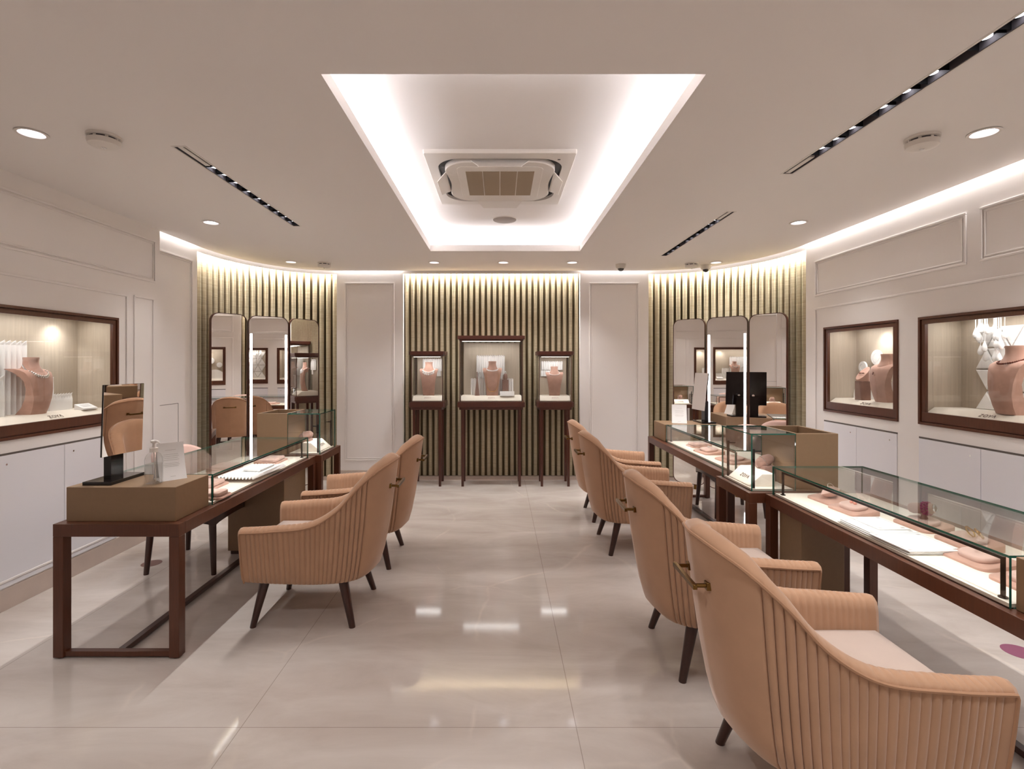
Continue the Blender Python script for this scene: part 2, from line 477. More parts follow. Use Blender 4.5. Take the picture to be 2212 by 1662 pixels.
COOL = (0.87, 0.91, 1.0); NEUT = (1.0, 0.99, 0.99); WARM = (1.0, 0.9, 0.78)
PT = 1.7
area('tray_led', (TR[0] - .092, cy, H + .04), LY + .1, .03, PT * LY, (PI, 0, PI / 2), COOL)
area('tray_led', (TR[1] + .092, cy, H + .04), LY + .1, .03, PT * LY, (PI, 0, PI / 2), COOL)
area('tray_led', (cx, TR[3] + .092, H + .04), LX + .1, .03, PT * LX, (PI, 0, 0), COOL)
area('tray_led', (cx, TR[2] - .092, H + .04), LX + .1, .03, PT * LX, (PI, 0, 0), COOL)

# skirtings
struct(MB().box(XL, XL + .004, YF, 4.45, 0, .13).build('baseboard_left', M['base'], smooth=False))
struct(MB().box(XR - .004, XR, YF, RC[1], 0, .13).build('baseboard_right', M['base'], smooth=False))
mb = MB(); mb.box(LC[0], SX0, YB - .012, YB, 0, .135); mb.box(SX1, RC[0], YB - .012, YB, 0, .135); mb.box(SX0, SX1, YB + .05, YB + .09, 0, .05)
struct(mb.build('baseboard_back', M['base'], smooth=False))

# fluted fabric slats
def flute(mb, p, n, t, z0, z1, w=.047, d=.042):
    prof = [(-.5, 0), (-.5, .55), (-.40, .82), (-.2, .97), (0, 1.0), (.2, .97), (.40, .82), (.5, .55), (.5, 0)]
    a = [Vector((p[0] + t[0] * u * w + n[0] * v * d, p[1] + t[1] * u * w + n[1] * v * d, z0)) for u, v in prof]
    b = [Vector((q.x, q.y, z1)) for q in a]; k = len(a)
    mb.add(a + b, [(i, i + 1, k + i + 1, k + i) for i in range(k - 1)] + [tuple(range(k - 1, -1, -1)), tuple(range(k, 2 * k))])
PITCH = .0751
mb = MB(); nsl = 30
for i in range(nsl):
    x = SX0 + (i + .5) * (SX1 - SX0) / nsl
    flute(mb, (x, YB + .09), (0, -1), (1, 0), .056, 2.75)
mb.box(SX0, SX1, YB + .09, YB + .10, .04, 2.8, 1)
struct(mb.build('trim_1', [M['slat'], M['slatback']], ang=50))
def curved_slats(name, cfg, s):
    pts = arc(cfg, s, .09, 300); L = [0]
    for i in range(300): L.append(L[-1] + math.dist(pts[i], pts[i + 1]))
    cnt = round(L[-1] / .087); mb = MB()
    for k in range(cnt):
        d = (k + .5) * L[-1] / cnt
        i = next(j for j in range(301) if L[j] >= d)
        t = Vector((pts[i][0] - pts[i - 1][0], pts[i][1] - pts[i - 1][1])).normalized()
        n = Vector((-t.y, t.x))
        c = Vector((cfg[0], cfg[1]))
        if n.dot(c - Vector(pts[i])) < 0: n = -n
        flute(mb, pts[i], n, t, .056, 2.75, .057, .046)
    strip(mb, arc(cfg, s, .095, 60), 0.0, 2.8, 1)
    struct(mb.build(name, [M['slat'], M['slatback']], ang=50))
curved_slats('trim_2', LC, -1)
curved_slats('trim_3', RC, 1)
for nm, cfg, s in (('baseboard_corner_left', LC, -1), ('baseboard_corner_right', RC, 1)):
    mb = MB(); strip(mb, arc(cfg, s, .055), 0, .045)
    pi_, po = arc(cfg, s, .055), arc(cfg, s, .095); n = len(pi_)
    mb.add([(p[0], p[1], .045) for p in pi_] + [(p[0], p[1], .045) for p in po], [(i, i + 1, n + i + 1, n + i) for i in range(n - 1)])
    struct(mb.build(nm, M['base']))

# hidden strip lamps in the gaps: along the slats and along the floating ceiling edge
PS = 11.5; PG = 0.75
SLC = (1.0, 0.975, 0.93)
area('slat_led', ((SX0 + SX1) / 2, YB + .030, 2.70), SX1 - SX0 - .04, .02, PS * (SX1 - SX0), (math.radians(8), 0, 0), SLC)
for cfg, s in ((LC, -1), (RC, 1)):
    a = arc(cfg, s, .030, 7); b = arc(cfg, s, -.02, 5)
    for i in range(7):
        p, q = Vector(a[i]), Vector(a[i + 1]); mid = (p + q) / 2; d = q - p
        area('slat_led', (mid.x, mid.y, 2.70), d.length, .02, PS * d.length, (0, 0, math.atan2(d.y, d.x)), SLC)
    for i in range(5):
        p, q = Vector(b[i]), Vector(b[i + 1]); mid = (p + q) / 2; d = q - p
        area('gap_led', (mid.x, mid.y, 2.74), d.length, .02, PG * .4 * d.length, (0, 0, math.atan2(d.y, d.x)), NEUT)
area('gap_led', (3.03, (RC[1] + YF) / 2, 2.74), RC[1] - YF, .02, PG * 2.2 * (RC[1] - YF), (0, 0, PI / 2), NEUT)
area('gap_led', (-3.04, 4.78, 2.74), .6, .02, PG * 1.6 * .6, (0, 0, PI / 2), NEUT)
area('gap_led', ((LC[0] + SX0) / 2, YB - .02, 2.74), SX0 - LC[0], .02, PG * 1.5 * (SX0 - LC[0]), (0, 0, 0), NEUT)
area('gap_led', ((RC[0] + SX1) / 2, YB - .02, 2.74), RC[0] - SX1, .02, PG * 1.5 * (RC[0] - SX1), (0, 0, 0), NEUT)

# wall mouldings
TN = [4]
def moulding(plane, c, a0, a1, z0, z1, inward, double=True):
    """picture-frame moulding. plane 'x': wall x = c, runs along y; plane 'y': wall y = c, runs along x. inward: +1/-1 room side"""
    mb = MB()
    def bar(u0, u1, w0, w1, t):
        lo, hi = sorted((c, c + inward * t))
        if plane == 'x': mb.box(lo, hi, u0, u1, w0, w1)
        else: mb.box(u0, u1, lo, hi, w0, w1)
    def frame(a, b, z, w, wd, t):
        bar(a, b, w - wd, w, t); bar(a, b, z, z + wd, t); bar(a, a + wd, z + wd, w - wd, t); bar(b - wd, b, z + wd, w - wd, t)
    frame(a0, a1, z0, z1, .016, .010)
    if double: frame(a0 + .026, a1 - .026, z0 + .026, z1 - .026, .010, .007)
    o = mb.build('trim_%d' % TN[0], M['wall'], smooth=False, bevel=.003); TN[0] += 1
    return struct(o)
moulding('x', XL, 0.2, 4.39, 2.197, 2.565, 1)
moulding('x', XL, 0.2, 4.06, 0.17, 2.05, 1, False)
moulding('x', XL, 4.13, 4.37, .62, 2.06, 1, False)
moulding('x', XL2, 4.40, 5.02, .2, 2.524, 1)
moulding('x', XR, 3.295, 4.88, 2.143, 2.487, -1)
moulding('x', XR, 1.5, 3.20, 2.143, 2.487, -1)
moulding('x', XR, 0.2, 4.88, 0.17, 2.03, -1, False)
moulding('y', YB, -1.976, -1.345, .261, 2.526, -1)
moulding('y', YB, 1.138, 1.77, .261, 2.526, -1)
# thin joint of a flush door in the recessed wall
mb = MB(); t = .004
for (a, b, z, w) in ((4.45, 4.80, 1.117, 1.121), (4.796, 4.80, .55, 1.12), (4.45, 4.80, .55, .554)): mb.box(XL2, XL2 + .0015, a, b, z, w)
struct(mb.build('door_1', M['darkgap'], smooth=False))

# ------------------------------------------------------------------ display windows sunk into the walls
def window(n, side, X, hole, dep, text_y, lamp_ys):
    y0, y1, z0, z1 = hole; s = side
    root = sempty('window_%d' % n)
    inn = lambda t: X + s * t                     # t > 0 goes into the wall
    def bx(mb, t0, t1, a, b, c, d, mi=0):
        lo, hi = sorted((inn(t0), inn(t1))); mb.box(lo, hi, a, b, c, d, mi)
    e = .006
    mb = MB()
    bx(mb, dep, dep + .02, y0 + e, y1 - e, z0, z1)
    bx(mb, .02, dep, y0 + e, y0 + e + .01, z0, z1); bx(mb, .02, dep, y1 - e - .01, y1 - e, z0, z1)
    bx(mb, .02, dep, y0 + e, y1 - e, z0, z0 + .01); bx(mb, .02, dep, y0 + e, y1 - e, z1 - .01, z1)
    mb.build('niche_lining', M['olive'], root, smooth=False)
    mb = MB()
    def frame(t0, t1, m, w, wb):
        bx(mb, t0, t1, y0 + m, y1 - m, z1 - m - w, z1 - m); bx(mb, t0, t1, y0 + m, y1 - m, z0 + m, z0 + m + wb)
        bx(mb, t0, t1, y0 + m, y0 + m + w, z0 + m + wb, z1 - m - w); bx(mb, t0, t1, y1 - m - w, y1 - m, z0 + m + wb, z1 - m - w)
    frame(-.012, .012, 0, .018, .018); frame(.004, .02, .018, .006, .006); frame(-.004, .02, .024, .028, .066)
    mb.build('frame', M['wood'], root, smooth=False, bevel=.0015)
    mb = MB(); bx(mb, .008, .012, y0 + .05, y1 - .05, z0 + .088, z1 - .05)
    mb.build('pane', M['glass'], root, smooth=False)
    # padded sill, front edge sloping
    zs = z0 + .125; mb = MB()
    poly = [(inn(.022), z0 + .01), (inn(dep), z0 + .01), (inn(dep), zs), (inn(.085), zs), (inn(.022), z0 + .082)]
    mb.prism(poly, y0 + .02, y1 - .02, axis='y')
    sill = mb.build('sill', M['cream'], root, smooth=True, bevel=.012, seg=3)
    mb = MB()
    a = Vector((inn(.022), 0, z0 + .082)); b = Vector((inn(.085), 0, zs)); d = (b - a).normalized()
    c = a + (b - a) * .30
    ux = (0, -s, 0) if s > 0 else (0, 1, 0)
    m = basis((c.x - s * .0020, text_y, c.z + .0035), ux, d)
    letters(mb, m, .026)
    mb.build('lettering', M['text'], sill, smooth=False)
    for ly in lamp_ys:
        spot('niche_spot', (inn(dep - .09), ly, z1 - .02), NICHE, (inn(dep + .02), ly, z0 + .35), 110, 1.0, .04, NEUT, root)
    area('niche_led', (inn(.15), (y0 + y1) / 2, z1 - .016), .12, y1 - y0 - .2, NICHE * .35 * (y1 - y0), (0, 0, 0), NEUT, root)
    return root, zs
NICHE = 3.9
w1, ZS1 = window(1, -1, XL, WL, .30, 3.46, (3.72, 2.75))
w2, ZS2 = window(2, 1, XR, WR1, .29, 4.28, (4.36,))
w3, ZS3 = window(3, 1, XR, WR2, .29, 3.21, (3.10, 2.2))

# built-in cupboards below the windows
def cupboard(label, X, s, edges, z0, z1):
    root = thing('wall_cupboard', label, 'cupboard', (X, edges[0], 0))
    mb = MB(); lo, hi = sorted((0, -s * .003)); mb.box(lo, hi, 0, edges[-1] - edges[0], z1 + .001, z1 + .013)
    mb.build('finger_groove', M['darkgap'], root, smooth=False)
    for i in range(len(edges) - 1):
        mb = MB(); lo, hi = sorted((0, -s * .006)); a, b = edges[i] - edges[0] + .0018, edges[i + 1] - edges[0] - .0018
        mb.box(lo, hi, a, b, z0, z1)
        d = mb.build('door', M['wall2'], root, smooth=False, bevel=.001, seg=1)
        mb = MB(); q = Matrix.Translation((-s * .006, a + .07, z1 - .055)) @ Matrix.Rotation(PI / 2, 4, 'Y')
        mb.lathe([(.006, -.002), (.006, .002)], 10, mat=q); mb.build('lock', M['silver'], d)
cupboard('white lacquered cupboard doors under the window whose bust stands before pleated panels', XL, -1, [2.05, 2.52, 2.99, 3.47, 3.95], .14, .94)
cupboard('white lacquered cupboard doors under the small square window', XR, 1, [3.87, 4.31, 4.745], .14, .955)
cupboard('white lacquered cupboard doors under the window with the triangle tiles', XR, 1, [1.77, 2.245, 2.72, 3.195, 3.67], .14, .955)

# ------------------------------------------------------------------ ceiling fittings
def downlight_mesh():
    r = MB(); r.lathe([(.070, -.002), (.068, -.005), (.056, -.005), (.053, .002), (.049, .020), (.0575, .022), (.0575, 0), (.070, 0)], 28, cap=False)
    l = MB(); l.lathe([(.0495, .016), (.0495, .021)], 28)
    return r, l
def make_down(label, x, y, power=20):
    t = thing('ceiling_downlight', label, 'downlight', (x, y, H), 0, 'round recessed ceiling downlights')
    r, l = downlight_mesh()
    r.build('trim_ring', M['whitepl'], t); l.build('lens', M['down'], t)
    spot('downlight', (0, 0, .012), power, (0, 0, -1), 100, .9, .05, NEUT, t)
    return t
DL = ['round downlight nearest the ceiling corner over the wall with one window, beside a smoke detector',
      'round downlight on the ceiling beyond the single linear spotlight, facing the recessed wall',
      'round downlight on the ceiling before the curved slats holding the brighter triple mirror',
      'round downlight over the narrow display cabinet with the fringe necklace',
      'round downlight over the tall middle display cabinet',
      'round downlight over the narrow display cabinet with the thin string necklace',
      'round downlight beside a dome camera in front of the curved slats',
      'round downlight above the small square window, between detectors and slats',
      'round downlight above the window with triangle tiles, beside a smoke detector']
for (x, y), lb in zip(DOWN, DL): make_down(lb, x, y, 40 if abs(x) < 1 else 20)
# unseen lamps added as general fill, as if the downlight rows went on
for x, pw in ((-2.4, 12), (-.76, 32), (.84, 32), (2.46, 10)): spot('downlight', (x, 0.6, H - .03), pw, (x, .6, 0), 125, .9, .05, NEUT)
for x in (-2.4, 0.04, 2.46): spot('downlight', (x, -1.2, H - .03), 18, (x, -1.2, 0), 125, .9, .05, NEUT)

def track(i, label, ends_blank):
    x, a, b, ls = TRACKS[i]
    t = thing('linear_spotlight', label, 'ceiling light', (x, a, H), 0, 'recessed linear spotlights')
    L = b - a; mb = MB()
    mb.box(-.03, -.026, 0, L, 0, .06); mb.box(.026, .03, 0, L, 0, .06); mb.box(-.026, .026, 0, L, .056, .06); mb.box(-.026, .026, 0, .004, 0, .056); mb.box(-.026, .026, L - .004, L, 0, .056)
    mb.build('channel', M['track'], t, smooth=False)
    mb = MB(); mb.box(-.04, -.03, -.01, L + .01, -.002, 0); mb.box(.03, .04, -.01, L + .01, -.002, 0); mb.box(-.03, .03, -.01, 0, -.002, 0); mb.box(-.03, .03, L, L + .01, -.002, 0)
    mb.build('trim_frame', M['whitepl'], t, smooth=False)
    ys = sorted(ls)
    b0, b1 = (.004, ys[0] - a - .075) if ends_blank == 0 else (ys[-1] - a + .075, L - .004)
    mb = MB(); mb.box(-.014, .014, b0, b1, .001, .012); mb.build('blank_cover', M['whitepl'], t, smooth=False)
    for y in ls:
        mb = MB(); yy = y - a; w = .052
        mb.box(-.0258, .0258, yy - w, yy - w + .002, .004, .052); mb.box(-.0258, .0258, yy + w - .002, yy + w, .004, .052)
        mb.prism([(-.0255, yy - .032), (.0255, yy - .032), (.0255, yy + .032), (-.0255, yy + .032)], .026, .05)
        lm = mb.build('lamp', M['matblack'], t, smooth=False)
        mb = MB(); mb.lathe([(.0215, .022), (.0215, .027)], 20, center=(0, yy, 0)); mb.build('lens', M['lens'], lm)
    out = 1 if x > 0 else -1
    for k in range(0, len(ls)):
        tgt = [(.18 * out * -1, 0), (.40 * out, .05), (.02, -.1)][k % 3]
        spot('track_spot', (0, ls[k] - a, .014), TRK, (tgt[0], ls[k] - a + tgt[1], -2.2), 78, .55, .012, NEUT, t)
TRK = 7.4
track(0, 'black linear spotlight in the ceiling above the counter with the sanitiser bottle', 0)
track(1, 'black linear spotlight in the ceiling close to the two dome cameras', 0)
track(2, 'black linear spotlight in the ceiling above the counter holding white certificates', 1)

# air conditioner cassette
def aircon():
    t = thing('ceiling_air_conditioner', 'square cassette air conditioner in the glowing ceiling recess', 'air conditioner', (0.0, 3.79, ZU))
    W = .50; D = .53
    mb = MB()
    o = rrect(1.0, 1.06, .012, 3); i = rrect(.99, 1.05, .012, 3); h = rrect(.86, .88, .17, 8)
    # frame plate with a rounded opening
    n = len(h); mo = rrect(1.0, 1.06, .012, 8); mi = rrect(.992, 1.052, .012, 8)
    mb.rings([[(p[0], p[1], 0) for p in mo], [(p[0], p[1], -.018) for p in mo], [(p[0], p[1], -.026) for p in mi], [(p[0], p[1], -.026) for p in h], [(p[0], p[1], 0.0) for p in h]], True, False)
    mb.build('faceplate', M['whitepl'], t, ang=30)
    mb = MB(); mb.prism(rrect(.87, .89, .17, 8), -.004, -.001); mb.build('duct', M['black'], t)
    c = rrect(.72, .74, .20, 8); c2 = rrect(.76, .78, .2, 8)
    # waisted centre panel
    def waist(p, k):
        x, y = p
        f = 1 - k * math.exp(-((y / .20) ** 2)) * (1 if abs(x) > .25 else 0)
        return (x * f, y)
    big = [waist(p, .05) for p in rrect(.80, .82, .20, 10)]
    pts = []
    for q in range(len(big)):
        a, b = big[q], big[(q + 1) % len(big)]
        m = max(1, int(math.dist(a, b) / .04))
        for u in range(m): pts.append((a[0] + (b[0] - a[0]) * u / m, a[1] + (b[1] - a[1]) * u / m))
    pts = [waist(p, .07) for p in pts]
    mb = MB(); mb.rings([[(p[0], p[1], -.004) for p in pts], [(p[0], p[1], -.030) for p in pts], [(p[0] * .985, p[1] * .985, -.036) for p in pts]], True, True)
    mb.build('centre_panel', M['whitepl'], t, ang=30)
    mb = MB(); mb.prism(rrect(.60, .66, .05, 6), -.039, -.034)
    mb.build('grille_frame', M['whitepl'], t, bevel=.002)
    mb = MB()
    for k in range(4):
        x = -.245 + k * .1225
        mb.box(x + .003, x + .1195, -.25, .25, -.041, -.037)
    mb.build('grille', M['grill'], t, smooth=False)
    for k in range(4):
        ang = k * PI / 2
        R = Matrix.Rotation(ang, 4, 'Z')
        mb = MB(); y = .445
        poly = [(-.20, .0), (.20, .0), (.14, -.085), (-.14, -.085)]
        q = R @ Matrix.Translation((0, -.405 if k % 2 == 0 else -.385, -.022)) @ Matrix.Rotation(math.radians(50 if k == 0 else 36), 4, 'X')
        mb.prism(poly, -.003, .003, mat=q); mb.build('air_flap', M['whitepl'], t, bevel=.001)
    mb = MB(); mb.box(.385, .403, -.43, -.42, -.028, -.025); mb.build('sensor', M['black'], t, smooth=False)
aircon()
t = thing('ceiling_speaker', 'round grey ceiling speaker grille beyond the air conditioner', 'speaker', (0.045, 4.86, ZU))
MB().lathe([(.122, 0), (.122, -.004), (.116, -.007), (.112, -.004)], 32).build('rim', M['whitepl'], t)
MB().lathe([(.113, -.002), (.111, -.006), (.05, -.008), (.001, -.008)], 32).build('grille', M['speaker'], t)

def detector(label, x, y):
    t = thing('smoke_detector', label, 'smoke detector', (x, y, H), 0, 'smoke detectors')
    MB().lathe([(.076, 0), (.076, -.012), (.070, -.014)], 28).build('base', M['whitepl'], t)
    MB().lathe([(.062, -.010), (.062, -.030)], 28).build('vent_gap', M['track'], t)
    mb = MB(); mb.lathe([(.060, -.024), (.073, -.025), (.074, -.032), (.070, -.050), (.055, -.058), (.02, -.061), (.001, -.061)], 28)
    for k in range(8):
        a = k * PI / 4; mb.box(.064 * math.cos(a) - .007, .064 * math.cos(a) + .007, .060 * math.sin(a) - .004, .060 * math.sin(a) + .004, -.026, -.010)
    mb.build('cover', M['whitepl'], t)
    MB().lathe([(.012, -.058), (.012, -.064), (.008, -.066)], 14).build('sensor_cap', M['silver'], t)
detector('white smoke detector near the single linear spotlight, beside a downlight', -2.04, 2.6)
detector('white smoke detector over the counter with certificates, beside the linear spotlight', 2.19, 2.618)
detector('white smoke detector above the curved slats of the brighter triple mirror', -2.05, 5.887)
detector('white smoke detector right by a dome camera and downlight', 2.245, 5.91)
def dome(label, x, y):
    t = thing('ceiling_camera', label, 'security camera', (x, y, H), 0, 'dome cameras')
    MB().lathe([(.062, 0), (.060, -.03), (.048, -.050), (.040, -.052)], 24).build('housing', M['camhouse'], t)
    MB().lathe([(.038, -.048), (.037, -.058), (.030, -.072), (.016, -.082), (.001, -.085)], 24).build('dome', M['dome'], t)
dome('white dome camera with dark bubble above the plain panelled end wall', 1.43, 5.97)
dome('white dome camera with dark bubble over the curved slatted corner', 2.46, 6.03)

# ------------------------------------------------------------------ armchairs
def interp(xs, ys, x):
    """monotone-ish Catmull-Rom through (xs, ys)"""
    if x <= xs[0]: return ys[0]
    if x >= xs[-1]: return ys[-1]
    i = next(k for k in range(len(xs) - 1) if xs[k + 1] >= x)
    x0, x1 = xs[i], xs[i + 1]; h = x1 - x0; u = (x - x0) / h
    def sl(k):
        if k == 0: return (ys[1] - ys[0]) / (xs[1] - xs[0])
        if k == len(xs) - 1: return 0.0 if abs(xs[-1] - 1) < 1e-6 else (ys[-1] - ys[-2]) / (xs[-1] - xs[-2])
        return (ys[k + 1] - ys[k - 1]) / (xs[k + 1] - xs[k - 1])
    m0, m1 = sl(i) * h, sl(i + 1) * h
    return ys[i] * (1 + 2 * u) * (1 - u) ** 2 + m0 * u * (1 - u) ** 2 + ys[i + 1] * u * u * (3 - 2 * u) + m1 * u * u * (u - 1)
SS = [0, .2, .4, .55, .68, .80, .90, 1.0]
TF = [.325, .15, -.06, -.20, -.31, -.405, -.47, -.497]
TY = [.312, .318, .312, .298, .275, .222, .122, 0]
BF = [.315, .14, -.05, -.16, -.25, -.315, -.352, -.365]
BY = [.272, .282, .280, .266, .24, .19, .105, 0]
ZT = [.572, .583, .606, .682, .800, .886, .926, .938]
ZB = [.262, .257, .252, .25, .25, .252, .254, .255]
TH = [.085, .088, .09, .092, .092, .092, .092, .092]
def chair_point(t, v, off=0.0):
    """t -1..1 round the shell (0 = rear), v 0..1 up; off pushes inwards"""
    s = 1 - abs(t); sg = 1 if t >= 0 else -1
    g = max(v, 0) ** .62
    f = interp(SS, BF, s) + (interp(SS, TF, s) - interp(SS, BF, s)) * g
    y = interp(SS, BY, s) + (interp(SS, TY, s) - interp(SS, BY, s)) * g
    z = interp(SS, ZB, s) + (interp(SS, ZT, s) - interp(SS, ZB, s)) * v
    e = .01
    s2, s1 = min(1, s + e), max(0, s - e)
    def P(q): return Vector((interp(SS, TF, q), interp(SS, TY, q)))
    d = (P(s2) - P(s1)).normalized()
    if s > .97: d = Vector((0, -1)) * min(1, (1 - s) / .03 + .9) + Vector((0, 0)); d.normalize()
    n = Vector((d.y, -d.x))     # towards the inside for y > 0
    if n.x * 1 + (-n.y) < -.2: n = -n
    p = Vector((f + n.x * off, (y + n.y * off) * sg, z))
    return p
def armchair(label, loc, rz):
    root = thing('armchair', label, 'armchair', loc, rz, 'peach velvet armchairs')
    # pleat positions along each side
    pl = []; s = .035
    while s < .79:
        pl.append(s); s += .0285 if s < .5 else .034
    ts = set()
    for p in pl:
        for d in (-.0055, 0, .0055): ts.add(round(1 - (p + d), 5))
        ts.add(round(1 - (p + .0145), 5))
    ts.add(1.0)
    k = 1 - .80
    for q in range(9): ts.add(round(k * q / 8, 5))
    pos = sorted(ts); allt = [-x for x in reversed(pos) if x > 0] + pos
    def groove(s):
        dmin = min(abs(s - p) for p in pl)
        base = .0065 if s < .52 else .0065 + .006 * min(1, (s - .52) / .15)
        if dmin < .001: return base
        if dmin < .008: return base * .15
        return 0.0
    mb = MB(); rows = []
    for t in allt:
        s = 1 - abs(t); g = groove(s); th = interp(SS, TH, s); r = []
        for v in (0, .04, .16, .34, .55, .76, .92):
            gg = g * (1 if .02 < v < .95 else .6); r.append(chair_point(t, v, gg + (.010 if v == 0 else 0)))
        zt = interp(SS, ZT, s)
        gi = g * .75 if s < .42 else 0
        hgt = max(zt - interp(SS, ZB, s), .1)
        r.append(chair_point(t, 1 - .022 / hgt, g * .5))
        for (o, dz) in ((.012, -.006), (.032, .002), (th * .5, .005), (th - .026, 0), (th - .008, -.012)):
            p = chair_point(t, 1.0, o); p.z = zt + dz - gi * .9; r.append(p)
        for zz in (-.045, -.12, -.22):
            z = max(zt + zz, .42); v = (z - interp(SS, ZB, s)) / hgt
            p = chair_point(t, v, th - gi if zz > -.2 else th + .004); r.append(p)
        v = (.36 - interp(SS, ZB, s)) / hgt
        r.append(chair_point(t, v, th + .005))
        rows.append(r)
    n = len(rows[0]); R = len(rows)
    vs = [p for r in rows for p in r]; fs = []
    for a in range(R - 1):
        for b in range(n - 1): fs.append((a * n + b, a * n + b + 1, (a + 1) * n + b + 1, (a + 1) * n + b))
    mb.add(vs, fs)
    # rounded arm fronts
    for a, sg in ((0, -1), (R - 1, 1)):
        ring = rows[a]; c = sum((p for p in ring), Vector()) / n
        r2 = [Vector((p.x + .016, c.y + (p.y - c.y) * .80, c.z + (p.z - c.z) * .95)) for p in ring]
        mb.rings([ring, r2], True, False); 
        mb.add(r2, [tuple(range(n))])
    # underside
    und = [chair_point(t, 0, .012) for t in allt]; mb.add(und, [tuple(range(len(und)))])
    mb.build('upholstered_shell', M['velvet'], root, ang=70)
    # piping along the outer top edge and down the arm fronts
    mb = MB(); path = []
    for q in range(-60, 61):
        t = q / 60; s = 1 - abs(t); h = interp(SS, ZT, s) - interp(SS, ZB, s); path.append(chair_point(t, 1 - .020 / h, -.001))
    dn = lambda sg: [chair_point(sg, v, -.001) + Vector((.004, 0, 0)) for v in (.0, .2, .4, .6, .8, .9)]
    mb.tube(dn(-1) + path + list(reversed(dn(1))), .0058, 6)
    mb.build('piping', M['piping'], root)
    # seat
    th = .10
    half = []
    for q in range(0, 15):
        t = 1 - q / 14 * 1.0
        h = interp(SS, ZT, 1 - t) - interp(SS, ZB, 1 - t)
        p = chair_point(t, (.45 - .255) / h, interp(SS, TH, 1 - t) + .002); half.append((p.x, p.y))
    half = [(.325, half[0][1])] + half[1:]
    outl = half + [(x, -y) for x, y in reversed(half[:-1])]
    cx_ = sum(p[0] for p in outl) / len(outl)
    def ring(k, z, fx=0): return [Vector((cx_ + (p[0] - cx_) * k + (fx if p[0] > .2 else 0), p[1] * k, z)) for p in outl]
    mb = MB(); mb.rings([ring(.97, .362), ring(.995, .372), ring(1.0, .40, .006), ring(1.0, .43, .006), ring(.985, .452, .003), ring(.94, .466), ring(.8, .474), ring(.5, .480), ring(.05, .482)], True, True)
    mb.build('seat_cushion', M['velvet_lit'], root, ang=80)
    mb = MB(); x0 = .302
    ys = [-.20 + .4 * q / 16 for q in range(17)]
    vs = []
    for y in ys:
        for dy, d in ((-.0115, 0), (-.002, .001), (0, -.004), (.002, .001)): vs.append((y + dy, x0 + d))
    a = [Vector((p[1], p[0], .255)) for p in vs]; b = [Vector((p[1], p[0], .362)) for p in vs]; k = len(vs)
    mb.add(a + b, [(i, i + 1, k + i + 1, k + i) for i in range(k - 1)])
    mb.box(.1, .298, -.2, .2, .255, .362)
    mb.build('front_rail', M['velvet'], root, ang=70)
    for (a, b, r0, r1) in (((.225, .20), (.283, .243), .029, .017), ((.225, -.20), (.283, -.243), .029, .017), ((-.205, .185), (-.28, .243), .030, .018), ((-.205, -.185), (-.28, -.243), .030, .018)):
        mb = MB(); N = 16; rs = []
        for (u, z) in ((0, .275), (.35, .18), (.7, .085), (1, .004), (1.0, 0)):
            x = a[0] + (b[0] - a[0]) * u; y = a[1] + (b[1] - a[1]) * u; r = r0 + (r1 - r0) * u
            rs.append([Vector((x + r * math.cos(2 * PI * q / N), y + r * math.sin(2 * PI * q / N), z)) for q in range(N)])
        mb.rings(rs); lg = mb.build('leg', M['wooddark'], root)
    # brass pull on the back
    mb = MB(); zc = .765; hx = lambda y: chair_point(y / .5 * .5 if False else 0.0, (zc - .255) / .683).x
    x = chair_point(0, (zc - .255) / .683).x
    for sg in (-1, 1):
        q = Matrix.Translation((x + .012, sg * .082, zc)) @ Matrix.Rotation(-PI / 2, 4, 'Y')
        mb.box(-.013, .013, -.013, .013, -.012, .008, 0, q)
        mb.lathe([(.007, .0), (.007, .046)], 10, mat=q)
    mb.box(x - .042, x - .028, -.098, .098, zc - .008, zc + .008)
    mb.build('pull_handle', M['brass'], root, bevel=.0015)
    return root
ch = armchair('peach velvet armchair at the sanitiser-bottle counter, the one with its side fully in view', (-1.12, 3.11, 0), PI)
CH = [((-1.09, 3.92, 0), PI, 'peach velvet armchair at the sanitiser-bottle counter, the one farther from the bottle'),
      ((1.15, 1.75, 0), 0, 'largest peach velvet armchair, cut off by the picture edge, facing the certificates counter'),
      ((1.14, 2.62, 0), 0, 'peach velvet armchair just behind the largest one, second of the row of four'),
      ((1.145, 4.18, 0), 0, 'peach velvet armchair third in the row of four, facing the counter with the tent card'),
      ((1.165, 5.0, 0), 0, 'peach velvet armchair at the far end of the row of four, by the end wall')]
for loc, rz, lb in CH: dup(ch, loc, rz, lb)

